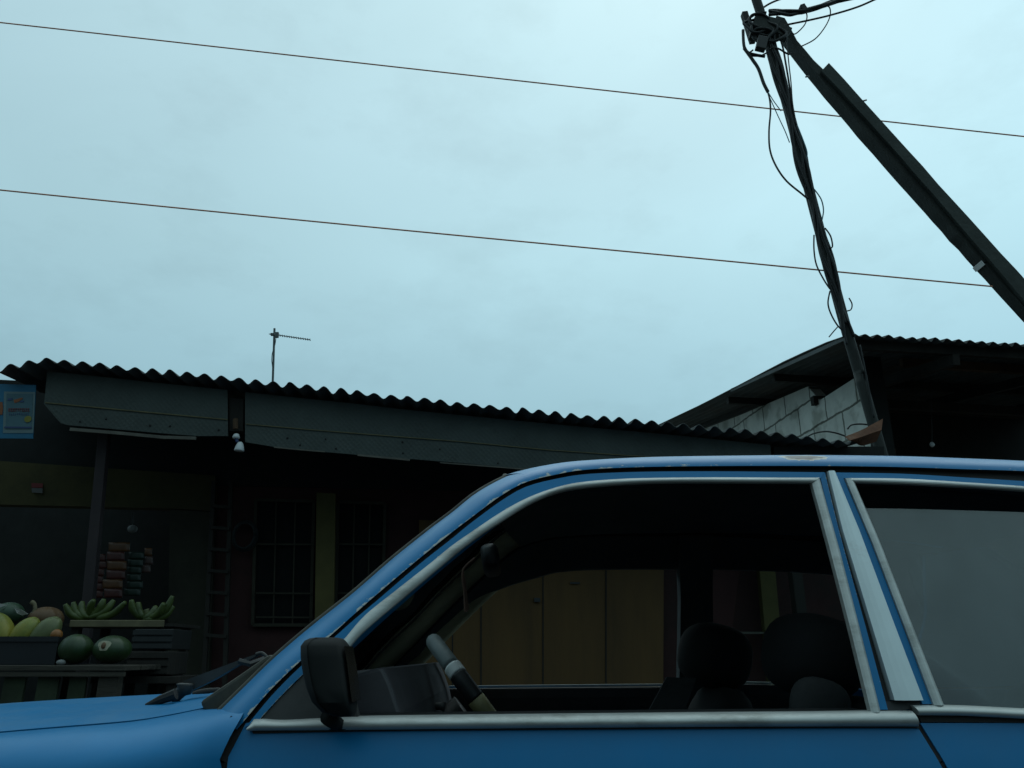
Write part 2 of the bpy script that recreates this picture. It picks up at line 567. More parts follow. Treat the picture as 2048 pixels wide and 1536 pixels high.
M['tank_brown'] = mat('brown leather tassel', (0.16, 0.085, 0.06), rough=0.8, var=0.3, scale=30)


def fascia_mat():
    m = mat('embossed metal fascia', (0.060, 0.075, 0.068), rough=0.65, metal=0.1, var=0.22, scale=3.0, dirt=(0.035, 0.04, 0.037), dirt_amt=0.3)
    nt = m.node_tree
    b = nt.nodes['Principled BSDF']
    tc = nt.nodes.new('ShaderNodeTexCoord')
    mp = nt.nodes.new('ShaderNodeMapping')
    mp.inputs['Rotation'].default_value = (0, R(45), 0)
    nt.links.new(tc.outputs['Object'], mp.inputs['Vector'])
    vo = nt.nodes.new('ShaderNodeTexVoronoi')
    vo.inputs['Scale'].default_value = 42
    vo.inputs['Randomness'].default_value = 0.25
    nt.links.new(mp.outputs['Vector'], vo.inputs['Vector'])
    bp = nt.nodes.new('ShaderNodeBump')
    bp.inputs['Strength'].default_value = 0.28
    bp.inputs['Distance'].default_value = 0.01
    nt.links.new(vo.outputs['Distance'], bp.inputs['Height'])
    nt.links.new(bp.outputs['Normal'], b.inputs['Normal'])
    return m


M['fascia'] = fascia_mat()


def block_mat():
    m = mat('pale block wall', (0.72, 0.72, 0.66), rough=0.9, var=0.14, scale=4)
    nt = m.node_tree
    b = nt.nodes['Principled BSDF']
    src = b.inputs['Base Color'].links[0].from_socket
    tc = nt.nodes.new('ShaderNodeTexCoord')
    nz = nt.nodes.new('ShaderNodeTexNoise')
    nz.inputs['Scale'].default_value = 9
    nz.inputs['Detail'].default_value = 5
    nt.links.new(tc.outputs['UV'], nz.inputs['Vector'])
    mxv = nt.nodes.new('ShaderNodeMixRGB')
    mxv.blend_type = 'LINEAR_LIGHT'
    mxv.inputs['Fac'].default_value = 0.018
    nt.links.new(tc.outputs['UV'], mxv.inputs['Color1'])
    nt.links.new(nz.outputs['Color'], mxv.inputs['Color2'])
    br = nt.nodes.new('ShaderNodeTexBrick')
    br.inputs['Scale'].default_value = 1.0
    br.inputs['Brick Width'].default_value = 0.60
    br.inputs['Row Height'].default_value = 0.30
    br.inputs['Mortar Size'].default_value = 0.014
    br.inputs['Mortar Smooth'].default_value = 0.4
    br.inputs['Color1'].default_value = (1, 1, 1, 1)
    br.inputs['Color2'].default_value = (0.88, 0.88, 0.88, 1)
    br.inputs['Mortar'].default_value = (0.24, 0.24, 0.22, 1)
    nt.links.new(mxv.outputs['Color'], br.inputs['Vector'])
    n2 = nt.nodes.new('ShaderNodeTexNoise')
    n2.inputs['Scale'].default_value = 3.2
    n2.inputs['Detail'].default_value = 7
    nt.links.new(tc.outputs['UV'], n2.inputs['Vector'])
    rp = nt.nodes.new('ShaderNodeValToRGB')
    rp.color_ramp.elements[0].position = 0.36
    rp.color_ramp.elements[0].color = (0.6, 0.6, 0.57, 1)
    rp.color_ramp.elements[1].position = 0.48
    nt.links.new(n2.outputs['Fac'], rp.inputs['Fac'])
    m1 = nt.nodes.new('ShaderNodeMixRGB')
    m1.blend_type = 'MULTIPLY'
    m1.inputs['Fac'].default_value = 1
    nt.links.new(src, m1.inputs['Color1'])
    nt.links.new(br.outputs['Color'], m1.inputs['Color2'])
    m2 = nt.nodes.new('ShaderNodeMixRGB')
    m2.blend_type = 'MULTIPLY'
    m2.inputs['Fac'].default_value = 1
    nt.links.new(m1.outputs['Color'], m2.inputs['Color1'])
    nt.links.new(rp.outputs['Color'], m2.inputs['Color2'])
    nt.links.new(m2.outputs['Color'], b.inputs['Base Color'])
    bp = nt.nodes.new('ShaderNodeBump')
    bp.inputs['Strength'].default_value = 0.6
    bp.inputs['Distance'].default_value = 0.01
    nt.links.new(br.outputs['Fac'], bp.inputs['Height'])
    bp.invert = True
    nt.links.new(bp.outputs['Normal'], b.inputs['Normal'])
    return m


M['block'] = block_mat()


# ------------------------------------------------------------------ world: overcast sky
def build_world():
    w = bpy.data.worlds.new('World')
    sc.world = w
    w.use_nodes = True
    nt = w.node_tree
    L = nt.links
    bg = nt.nodes['Background']
    out = nt.nodes['World Output']
    tc = nt.nodes.new('ShaderNodeTexCoord')
    sx = nt.nodes.new('ShaderNodeSeparateXYZ')
    L.new(tc.outputs['Generated'], sx.inputs['Vector'])
    rp = nt.nodes.new('ShaderNodeValToRGB')
    el = rp.color_ramp.elements
    stops = [(0.0, (0.225, 0.413, 0.484)), (0.2, (0.268, 0.476, 0.56)), (0.33, (0.338, 0.563, 0.651)), (0.45, (0.414, 0.656, 0.737)), (0.58, (0.463, 0.702, 0.783)), (0.75, (0.53, 0.78, 0.854)), (1.0, (0.549, 0.793, 0.864))]
    el[0].position, el[0].color = stops[0][0], stops[0][1] + (1,)
    el[1].position, el[1].color = stops[-1][0], stops[-1][1] + (1,)
    for p, c in stops[1:-1]:
        e = el.new(p)
        e.color = c + (1,)
    L.new(sx.outputs['Z'], rp.inputs['Fac'])
    # clouds
    mp = nt.nodes.new('ShaderNodeMapping')
    mp.inputs['Scale'].default_value = (1.0, 1.0, 1.9)
    mp.inputs['Rotation'].default_value = (0, R(-12), 0)
    mp.inputs['Location'].default_value = (3.7, 1.3, 0.4)
    L.new(tc.outputs['Generated'], mp.inputs['Vector'])
    n1 = nt.nodes.new('ShaderNodeTexNoise')
    n1.inputs['Scale'].default_value = 2.3
    n1.inputs['Detail'].default_value = 5
    n1.inputs['Roughness'].default_value = 0.5
    n1.inputs['Distortion'].default_value = 0.5
    L.new(mp.outputs['Vector'], n1.inputs['Vector'])
    m1 = nt.nodes.new('ShaderNodeMapRange')
    m1.inputs['From Min'].default_value = 0.3
    m1.inputs['From Max'].default_value = 0.7
    m1.inputs['To Min'].default_value = 0.95
    m1.inputs['To Max'].default_value = 1.05
    L.new(n1.outputs['Fac'], m1.inputs['Value'])
    n2 = nt.nodes.new('ShaderNodeTexNoise')
    n2.inputs['Scale'].default_value = 6.5
    n2.inputs['Detail'].default_value = 7
    n2.inputs['Roughness'].default_value = 0.6
    L.new(mp.outputs['Vector'], n2.inputs['Vector'])
    m2 = nt.nodes.new('ShaderNodeMapRange')
    m2.inputs['From Min'].default_value = 0.50
    m2.inputs['From Max'].default_value = 0.78
    m2.inputs['To Min'].default_value = 1.0
    m2.inputs['To Max'].default_value = 0.90
    L.new(n2.outputs['Fac'], m2.inputs['Value'])
    # brighter towards the hidden sun (ahead, to the right), dimmer behind
    my = nt.nodes.new('ShaderNodeMapRange')
    my.inputs['From Min'].default_value = -0.9
    my.inputs['From Max'].default_value = 0.55
    my.inputs['To Min'].default_value = 0.50
    my.inputs['To Max'].default_value = 1.0
    L.new(sx.outputs['Y'], my.inputs['Value'])
    mxx = nt.nodes.new('ShaderNodeMapRange')
    mxx.inputs['From Min'].default_value = -0.6
    mxx.inputs['From Max'].default_value = 0.6
    mxx.inputs['To Min'].default_value = 0.85
    mxx.inputs['To Max'].default_value = 1.13
    L.new(sx.outputs['X'], mxx.inputs['Value'])

    def mul(a, b):
        x = nt.nodes.new('ShaderNodeMath')
        x.operation = 'MULTIPLY'
        L.new(a, x.inputs[0])
        L.new(b, x.inputs[1])
        return x.outputs['Value']
    # added dimming of the low sky behind the camera, darkening the shop front
    ez = nt.nodes.new('ShaderNodeMapRange')
    ez.inputs['From Min'].default_value = 0.10
    ez.inputs['From Max'].default_value = 0.42
    ez.inputs['To Min'].default_value = 0.35
    ez.inputs['To Max'].default_value = 1.0
    L.new(sx.outputs['Z'], ez.inputs['Value'])
    ey = nt.nodes.new('ShaderNodeMapRange')
    ey.inputs['From Min'].default_value = -0.25
    ey.inputs['From Max'].default_value = 0.15
    ey.inputs['To Min'].default_value = 0.0
    ey.inputs['To Max'].default_value = 1.0
    L.new(sx.outputs['Y'], ey.inputs['Value'])
    em = nt.nodes.new('ShaderNodeMath')
    em.operation = 'MAXIMUM'
    L.new(ez.outputs['Result'], em.inputs[0])
    L.new(ey.outputs['Result'], em.inputs[1])
    f = mul(mul(em.outputs['Value'], mul(m1.outputs['Result'], m2.outputs['Result'])), mul(my.outputs['Result'], mxx.outputs['Result']))
    vs = nt.nodes.new('ShaderNodeVectorMath')
    vs.operation = 'SCALE'
    L.new(rp.outputs['Color'], vs.inputs[0])
    L.new(f, vs.inputs['Scale'])
    L.new(vs.outputs['Vector'], bg.inputs['Color'])
    bg.inputs['Strength'].default_value = 1.06
    sky = nt.nodes.new('ShaderNodeTexSky')
    sky.sky_type = 'NISHITA'
    sky.sun_disc = False
    sky.sun_elevation = R(58)
    sky.sun_rotation = R(20)
    sky.air_density = 2
    sky.dust_density = 6
    bg2 = nt.nodes.new('ShaderNodeBackground')
    bg2.inputs['Strength'].default_value = 0.004
    L.new(sky.outputs['Color'], bg2.inputs['Color'])
    ad = nt.nodes.new('ShaderNodeAddShader')
    L.new(bg.outputs['Background'], ad.inputs[0])
    L.new(bg2.outputs['Background'], ad.inputs[1])
    L.new(ad.outputs['Shader'], out.inputs['Surface'])
    sd = bpy.data.lights.new('sun', 'SUN')
    sd.energy = 0.5
    sd.angle = R(60)
    sd.color = (0.92, 1.0, 0.98)
    so = bpy.data.objects.new('sun', sd)
    col.objects.link(so)
    el_, az = R(58), R(20)          # ahead of the camera, a little to the right
    d = V((math.sin(az) * math.cos(el_), math.cos(az) * math.cos(el_), math.sin(el_)))
    so.location = d * 30
    so.rotation_euler = (-d).to_track_quat('-Z', 'Y').to_euler()
    vsn = sc.view_settings
    vsn.view_transform = 'Standard'
    vsn.look = 'None'
    vsn.exposure = 0
    vsn.gamma = 1
    vsn.use_curve_mapping = False


build_world()

# ------------------------------------------------------------------ ground
g = obj('ground', [(-400, -400, -0.004), (400, -400, -0.004), (400, 400, -0.004), (-400, 400, -0.004)], [(0, 1, 2, 3)], M['dirt'])
g['kind'] = 'structure'
g = obj('road', [(-400, -3.5, 0), (400, -3.5, 0), (400, 3.3, 0), (-400, 3.3, 0)], [(0, 1, 2, 3)], M['asphalt'])
g['kind'] = 'structure'

# ------------------------------------------------------------------ shop frame of reference
YAW = R(6)
UD = V((math.cos(YAW), math.sin(YAW), 0))
VD = V((-math.sin(YAW), math.cos(YAW), 0))
E0 = on_y(85, 722, 4.7)
E1 = on_plane(1700, 888, E0, VD)
L01 = (E1 - E0).dot(UD)
SL = (E1.z - E0.z) / L01


def S(px, py, d):
    return on_plane(px, py, E0 + VD * d, VD)


def uof(p):
    return (p - E0).dot(UD)


def spt(u, d, z):
    p = E0 + UD * u + VD * d
    return V((p.x, p.y, z))


def panel(name, poly, d, thick, m, parent=None, bevel=0.0):
    return MB().prism([S(x, y, d) for x, y in poly], VD * thick).build(name, m, parent, bevel=bevel)


def sbar(mb, a, b, d, w, t):
    """bar on a shop plane between two pixels, w wide, t deep"""
    p, q = S(*a, d), S(*b, d)
    return mb.bar(p, q, t, w, up=UD if abs((q - p).normalized().dot(UD)) < 0.7 else V((0, 0, 1)))


def jit(i):
    r_ = random.Random(i * 7919 + 13)
    return r_.uniform(-0.35, 0.35), r_.uniform(-0.005, 0.005)


def corrugated(pos, u0, u1, d0, d1, pitch, amp, nd=5, per=10):
    nu = int((u1 - u0) / pitch * per)
    rows = []
    for i in range(nu + 1):
        u = u0 + (u1 - u0) * i / nu
        ph = 2 * math.pi * u / pitch
        w = math.sin(ph)
        w = w + 0.12 * math.sin(2 * ph + 0.6)
        ci = math.floor(u / pitch + 0.25)
        f0 = u / pitch + 0.25 - ci
        f0 = f0 * f0 * (3 - 2 * f0)
        ja, jb = jit(ci), jit(ci + 1)
        k = 1 + (ja[0] * (1 - f0) + jb[0] * f0)
        off = ja[1] * (1 - f0) + jb[1] * f0
        # laps: every seventh wave the next sheet rides over the last one
        lap = (u / (pitch * 7.0)) % 1.0
        off += 0.006 * (1 - lap) + 0.006 * math.sin(u * 1.7)
        rows.append([pos(u, d0 + (d1 - d0) * j / nd + 0.012 * jit(ci // 7)[0] * (1 - j / nd), amp * w * k + off) for j in range(nd + 1)])
    return grid(rows, (0, 0, 0.004))


# ------------------------------------------------------------------ the shop
shop = thing('market_shop', 'low dark shop with corrugated roof and grey metal fascia behind the blue car', 'shop', spt(L01 / 2, 1, 0))


def roof_pos(u, d, w):
    zl = E0.z + SL * u
    drop = 0
    if u < 0.0:
        drop = -0.34 * (-u) ** 1.0
    return spt(u, d, zl + drop + w + 0.10 * d)


v_, f_ = corrugated(roof_pos, -0.26, L01 + 0.06, 0, 4.2, 0.1075, 0.0175)
roof_sheet = obj('roof', v_, f_, M['zinc'], shop, smooth=True)
rf = MB()
for k, d in enumerate((0.34, 1.5, 2.8)):
    p, q = roof_pos(-0.15, d, -0.055), roof_pos(L01 - 0.02, d, -0.055)
    rf.bar(p, q, 0.05, 0.07)
rf.build('purlin', M['wood_dark'], roof_sheet)

FD = 0.13


def fascia_plate(poly):
    pts = []
    for x, y in poly:
        p = S(x, y, FD)
        u = uof(p)
        pts.append(V((p.x, p.y, min(p.z, E0.z + SL * u - 0.024))))
    return MB().prism(pts, VD * 0.012).build('fascia', M['fascia'], shop)


fa1 = fascia_plate([(95, 740), (200, 752), (300, 764), (455, 780), (456, 872), (395, 872), (330, 867), (135, 850), (121, 846), (112, 836), (88, 808)])
fa2 = fascia_plate([(490, 784), (600, 796), (700, 806), (800, 818), (900, 828), (1000, 838), (1170, 854), (1330, 868), (1540, 882), (1545, 950), (1060, 938), (910, 925), (720, 910), (640, 903), (545, 893), (490, 884)])
panel('end_board', [(1548, 893), (1768, 893), (1768, 960), (1548, 952)], FD + 0.01, 0.03, M['dark_board'], shop)


def strip_on_shop(name, pts, d, w, t, m, parent):
    mb = MB()
    top = [S(x, y, d) for x, y in pts]
    bot = [p - V((0, 0, w)) for p in top]
    v, f = grid([top, bot], VD * t)
    return obj(name, v, f, m, parent)


strip_on_shop('seam', [(90, 804), (250, 819), (455, 838)], FD - 0.008, 0.0065, 0.007, M['line_yellow'], fa1)
strip_on_shop('seam', [(492, 847), (628, 859), (920, 882), (1098, 899), (1255, 910), (1330, 914)], FD - 0.008, 0.005, 0.007, M['line_yellow'], fa2)
strip_on_shop('edge_batten', [(140, 855), (230, 862), (325, 871), (392, 873)], FD - 0.02, 0.020, 0.016, M['batten'], fa1)
strip_on_shop('edge_batten', [(548, 893), (600, 898), (650, 902)], FD - 0.012, 0.008, 0.01, M['batten'], fa2)
strip_on_shop('edge_batten', [(715, 908), (800, 916), (820, 918)], FD - 0.014, 0.012, 0.012, M['batten'], fa2)
strip_on_shop('edge_batten', [(880, 924), (1000, 933), (1060, 938)], FD - 0.012, 0.008, 0.01, M['batten'], fa2)
# torn dark patches and nail holes in the plates
mb = MB()
for x, y in [(160, 843), (212, 838), (300, 851), (437, 860), (340, 852), (575, 876), (651, 878), (600, 890), (672, 897), (805, 884), (806, 906), (996, 926), (880, 898)]:
    c = S(x, y, FD - 0.003)
    MB().lathe(c, -VD, [(0.005 + random.random() * 0.003, 0), (0.004, 0.004)], 8).build('nail', M['rubber'], fa1 if x < 460 else fa2)
panel('bracket_post', [(458, 795), (487, 798), (486, 862), (459, 862)], FD + 0.02, 0.06, M['wood_dark'], shop)
# wall behind
gb = [roof_pos(-0.26 + (L01 + 0.3) * k / 24, 0.98, -0.012) for k in range(25)]
zl_ = S(40, 757, 0.98).z
gb = [spt(-1.5, 0.98, zl_), spt(uof(S(92, 757, 0.98)), 0.98, zl_ - 0.02)] + gb
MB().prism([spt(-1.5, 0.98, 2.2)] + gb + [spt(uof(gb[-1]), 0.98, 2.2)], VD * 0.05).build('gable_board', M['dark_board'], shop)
panel('wall', [(-260, 903), (0, 922), (430, 951), (430, 1022), (340, 1017), (0, 1009), (-260, 1000)], 0.94, 0.10, M['yellow_wall'], shop)
panel('pier', [(340, 1019), (430, 1024), (412, 1500), (332, 1500)], 0.945, 0.10, M['olive_wall'], shop)
rw = panel('wall', [(432, 950), (1330, 976), (2000, 986), (2000, 1600), (415, 1600)], 1.0, 0.10, M['red_wall'], shop)
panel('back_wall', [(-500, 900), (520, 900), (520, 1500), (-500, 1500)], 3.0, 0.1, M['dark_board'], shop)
# windows in the red wall
for (x0, x1, y0, y1) in [(512, 628, 1000, 1250), (676, 770, 1004, 1300)]:
    w = panel('window', [(x0, y0), (x1, y0 + 3), (x1 - 6, y1), (x0 - 6, y1)], 0.985, 0.012, M['pane'], shop)
    fr = MB()
    for a, b in [((x0, y0), (x1, y0 + 3)), ((x0 - 6, y1), (x1 - 6, y1)), ((x0, y0), (x0 - 6, y1)), ((x1, y0 + 3), (x1 - 6, y1))]:
        sbar(fr, a, b, 0.965, 0.022, 0.03)
    fr.build('frame', M['frame_olive'], w)
    br = MB()
    for t in (0.35, 0.68):
        xa = x0 + (x1 - x0) * t
        sbar(br, (xa, y0 + 4), (xa - 6, y1 - 3), 0.955, 0.010, 0.01)
    for yy in (1088, 1186, 1234):
        if yy < y1 - 8:
            sbar(br, (x0, yy), (x1 - 2, yy + 1), 0.945, 0.011, 0.008)
    br.build('grille', M['frame_olive'], w)
# folding door seen through the car
dr = panel('folding_door', [(838, 1040), (1328, 1052), (1326, 1480), (838, 1480)], 0.955, 0.03, M['door_brown'], shop)
gr = MB()
for x in (905, 962, 1086, 1212):
    sbar(gr, (x, 1045), (x, 1478), 0.950, 0.008, 0.006)
gr.build('panel_joint', M['rubber'], dr)
hd = MB()
hd.box(S(1074, 1200, 0.94), UD * 0.022, VD * 0.012, V((0, 0, 0.014)))
hd.build('latch', M['grey_plastic'], dr)
MB().box(S(1150, 1166, 0.945), UD * 0.035, VD * 0.006, V((0, 0, 0.006))).build('handle', M['grey_plastic'], dr)
panel('column', [(633, 985), (671, 987), (664, 1500), (626, 1500)], 0.86, 0.06, M['column'], shop)
panel('column', [(1512, 1060), (1543, 1062), (1580, 1460), (1548, 1460)], 0.88, 0.06, M['column'], shop)
panel('rail', [(1400, 1263), (1560, 1264), (1560, 1268), (1400, 1267)], 0.90, 0.02, M['batten'], shop)
# side post carrying the eave
pp = MB()
t_, b_ = S(214, 820, 0.30), S(178, 1200, 0.30)
b2 = b_ + (b_ - t_) * (b_.z / (t_.z - b_.z))
pp.bar(b2, t_, 0.062, 0.062, up=VD)
pp.build('post', M['purple'], shop, bevel=0.004)
pp = MB()
t_ = S(1560, 905, 0.32)
pp.bar(V((t_.x + 0.03, t_.y, 0)), t_, 0.07, 0.07, up=VD)
pp.build('post', M['wood_dark'], shop)

# rack like ladder against the pier
rk = thing('wooden_rack', 'dark wooden ladder rack leaning between the olive pier and the red wall', 'rack', S(435, 1420, 0.8))
for x0, x1 in ((428, 405), (462, 448)):
    m_ = MB()
    sbar(m_, (x0, 962), (x1, 1420), 0.82, 0.028, 0.03)
    m_.build('rail', M['wood_dark'], rk)
for k in range(7):
    y = 1012 + k * 43
    t = (y - 962) / 458
    m_ = MB()
    sbar(m_, (427 - 23 * t, y), (463 - 14 * t, y + 3), 0.805, 0.022, 0.03)
    m_.build('rung', M['wood_dark'], rk)

# coil of hose on the red wall
cc = S(490, 1072, 0.93)
cm = MB()
for k, r_ in enumerate((0.085, 0.078, 0.07)):
    pts = [cc + UD * (r_ * math.cos(a)) + V((0, 0, (r_ + 0.02) * math.sin(a))) - VD * (0.012 * k) for a in [2 * math.pi * i / 28 for i in range(29)]]
    cm.tube(pts, 0.009, 6)
tag(cm.build('hose_coil', mat('dark teal hose', (0.010, 0.015, 0.016), 0.7), smooth=True), 'dark coil of hose hanging on the red wall beside the barred window', 'hose')

# flag sticker
fl = thing('flag_sticker', 'small red over white flag sticker on the yellow wall band', 'sticker', S(75, 985, 0.93))
panel('red_half', [(63, 966), (86, 967), (85, 975.6), (63, 975)], 0.925, 0.004, M['flag_red'], fl)
panel('white_half', [(63, 976), (85, 976.6), (85, 986), (64, 985)], 0.925, 0.004, M['flag_white'], fl)

# banner under the left end of the eave
bn = thing('shop_banner', 'bright blue printed banner hanging under the left end of the corrugated eave', 'banner', S(30, 877, 0.12))
BD = 0.14
panel('backing', [(-150, 764), (72, 770), (66, 877), (-150, 876)], BD, 0.006, M['banner_blue'], bn)
panel('border', [(8, 783), (70.5, 784), (66.5, 866), (6, 866)], BD - 0.003, 0.002, M['banner_edge'], bn)
panel('print_field', [(13, 787), (66, 788), (63, 858), (11, 858)], BD - 0.006, 0.002, M['banner_pale'], bn)
sb = MB()
for poly in [[(27, 800), (44, 795), (46, 797), (36, 804), (29, 806)], ]:
    sb.prism([S(x, y, BD - 0.009) for x, y in poly], VD * 0.002)
sb.build('emblem', M['ink_orange'], bn)
sb = MB()
for poly in [[(16, 797), (25, 796), (24, 800), (15, 801)], [(40, 802), (48, 801), (47, 804), (39, 804)]]:
    MB().prism([S(x, y, BD - 0.009) for x, y in poly], VD * 0.002).build('emblem_word', M['ink_navy'], bn)
x = 18
while x < 56:
    w = random.choice((2.0, 2.6, 3.0))
    y0 = 826 + random.uniform(-0.7, 0.7)
    sb.prism([S(a, b, BD - 0.009) for a, b in [(x, y0 + 2), (x + w * 0.4, y0), (x + w * 0.5, y0 + 3), (x + w * 0.2, y0 + 5)]], VD * 0.002)
    x += w + 1.0
sb.build('small_lettering', M['ink_navy'], bn)
sb = MB()
x = 17
while x < 58:
    w = random.choice((2.4, 3.0, 3.4))
    sb.prism([S(a, b, BD - 0.009) for a, b in [(x, 817), (x + w * 0.45, 816), (x + w * 0.45, 823), (x, 823)]], VD * 0.002)
    sb.prism([S(a, b, BD - 0.0095) for a, b in [(x, 816.5), (x + w, 816.5), (x + w, 818.3), (x, 818.3)]], VD * 0.002)
    if random.random() < 0.6:
        sb.prism([S(a, b, BD - 0.010) for a, b in [(x, 821.2), (x + w, 821.2), (x + w, 823), (x, 823)]], VD * 0.002)
    x += w + 1.3
sb.build('large_lettering', M['ink_red'], bn)
c = S(55.5, 838, BD - 0.011)
MB().lathe(c, VD, [(0.021, 0), (0.021, 0.003)], 20).build('round_seal', M['ink_yellow'], bn)
panel('footer_bar', [(9, 853), (63.5, 853.5), (63.2, 856.5), (8, 856)], BD - 0.009, 0.002, M['ink_navy'], bn)
panel('side_picture', [(-40, 800), (4.5, 804), (6, 816), (4.5, 829), (-40, 834)], BD - 0.004, 0.003, M['ink_orange'], bn)

# eave lamp
lm = thing('eave_lamp', 'white bell shaped bulb hanging from the bracket post between the two fascia plates', 'lamp', S(475, 885, FD - 0.03))
MB().tube([S(471, 838, FD - 0.02), S(471, 858, FD - 0.02)], 0.016, 10).build('holder', M['wood_brown'], lm)
MB().lathe(S(472, 877, FD - 0.03), (0, 0, 1), [(0.022, 0), (0.023, 0.012), (0.019, 0.022), (0.014, 0.03)], 16).build('collar', M['bulb'], lm, smooth=True)
MB().tube([S(472, 877, FD - 0.03), S(475, 884, FD - 0.03)], 0.010, 10).build('neck', M['ink_navy'], lm)
MB().lathe(S(478, 902, FD - 0.03), (0.05, 0, 1), [(0.012, -0.002), (0.030, 0), (0.031, 0.008), (0.026, 0.03), (0.018, 0.05), (0.012, 0.058)], 20).build('bulb', M['bulb'], lm, smooth=True)

# bulb inside the shop
ib = thing('indoor_bulb', 'pale round bulb hanging in the dark shop opening above the sachets', 'lamp', S(265, 1058, 1.1))
MB().ellipsoid(S(265, 1058, 1.1), [(0.034, 0, 0), (0, 0.034, 0), (0, 0, 0.028)]).build('globe', M['pale_box'], ib, smooth=True)
MB().tube([S(265, 1052, 1.1), S(265, 1010, 1.1), S(265, 960, 1.1)], 0.004, 6).build('flex', M['cable'], ib)

# hanging sachet strips
strips = [(236, 1085, 1196, 40, 'sach_orange', 'widest orange red strip of sachets hanging behind the left banana bunch'),
          (200, 1108, 1196, 30, 'sach_red', 'dull red sachet strip hanging right beside the purple post'),
          (274, 1104, 1192, 30, 'sach_green', 'dark green sachet strip hanging right of the widest orange strip'),
          (298, 1096, 1146, 16, 'sach_pink', 'short narrow pinkish sachet strip, rightmost of the hanging strips')]
for i, (cx, y0, y1, w0, mk, lab) in enumerate(strips):
    t = thing('sachet_strip', lab, 'sachets', S(cx, y1, 0.7), 'sachet strips hanging in the shop')
    n = 6 if y1 - y0 > 60 else 3
    for k in range(n):
        ya = y0 + (y1 - y0) * k / n
        yb = y0 + (y1 - y0) * (k + 0.97) / n
        sh = -0.12 * (ya - y0) + random.uniform(-2.5, 2.5)
        w = w0 * random.uniform(0.82, 1.1)
        dd = 0.70 + 0.02 * i
        rows = []
        for r_ in range(5):
            yy = ya + (yb - ya) * r_ / 4
            rows.append([S(cx + sh + w * (q / 4 - 0.5), yy, dd - 0.0025 * math.sin(math.pi * r_ / 4) * math.sin(math.pi * q / 4)) for q in range(5)])
        v, f = grid(rows, VD * 0.004)
        mm = M[mk] if k % 2 == 0 or mk != 'sach_orange' else M['sach_red']
        if mk == 'sach_pink' and k == 0:
            mm = M['sach_orange']
        obj('sachet', v, f, mm, t, smooth=True)

# ------------------------------------------------------------------ stall: table, crate, fruit
TZ = on_y(130, 1330, 4.0).z
xr = on_y(261, 1330, 4.0).x
tb = thing('market_table', 'rough plank market table with slatted front carrying the crate and melons', 'table', (-2.4, 4.3, 0))
for k in range(4):
    y = 4.0 + 0.175 * k
    MB().box((xr - 0.9 + random.uniform(-0.03, 0), y + 0.085, TZ - 0.014), (0.9, 0, 0), (0, 0.083, 0), (0, 0, 0.012)).build('plank', M['wood'], tb, bevel=0.003)
MB().box((xr - 0.92, 4.02, TZ - 0.041), (0.89, 0, 0), (0, 0.012, 0), (0, 0, 0.011)).build('apron', M['wood'], tb, bevel=0.002)
for x, wd in ((-2.95, .05), (-2.72, .06), (-2.52, .045), (-2.36, .05), (-2.2, .05), (-2.06, .04)):
    MB().box((x, 4.05, TZ - 0.30), (wd, 0, 0), (0, 0.008, 0), (0, 0, 0.245)).build('slat', M['slat_green'], tb)
for x in (xr - 0.11, xr - 1.7):
    for y in (4.06, 4.62):
        MB().box((x, y, (TZ - 0.03) / 2), (0.045 if x > -2.5 else 0.03, 0, 0), (0, 0.03, 0), (0, 0, (TZ - 0.03) / 2)).build('leg', M['wood'], tb)

cr0, cr1 = on_y(-70, 1300, 4.12).x, on_y(118, 1300, 4.12).x
crH = on_y(60, 1274, 4.12).z
cr = thing('fruit_crate', 'black plastic crate on the plank table, filled with papayas', 'crate', ((cr0 + cr1) / 2, 4.25, TZ))
cm = MB()
for (x0, x1, y0, y1, z0, z1) in [(cr0, cr1, 4.10, 4.115, TZ, crH), (cr0, cr1, 4.42, 4.435, TZ, crH), (cr0, cr0 + .015, 4.117, 4.418, TZ, crH), (cr1 - .015, cr1, 4.117, 4.418, TZ, crH), (cr0 + .017, cr1 - .017, 4.117, 4.418, TZ, TZ + .01)]:
    cm.box(((x0 + x1) / 2, (y0 + y1) / 2, (z0 + z1) / 2), ((x1 - x0) / 2, 0, 0), (0, (y1 - y0) / 2, 0), (0, 0, (z1 - z0) / 2))
cm.build('shell', M['crate'], cr)
MB().box(((cr0 + cr1) / 2, 4.095, crH - 0.01), ((cr1 - cr0) / 2 + .004, 0, 0), (0, 0.004, 0), (0, 0, 0.012)).build('rim', M['crate'], cr)


def papaya(px, py, Y, r, ln, tilt, mk, label):
    c = on_y(px, py, Y)
    a = V((math.cos(tilt), 0.2, math.sin(tilt))).normalized()
    s = a.cross(V((0, 1, 0))).normalized()
    t = a.cross(s)

    def fn(th, ph):
        return (1 - 0.18 * math.cos(th)) * (1 + 0.03 * math.cos(5 * ph))
    o = MB().ellipsoid(c, [s * r, t * r, a * ln], 20, 14, fn).build('papaya', M[mk], None, smooth=True)
    return tag(o, label, 'papaya', 'papayas in the black crate')


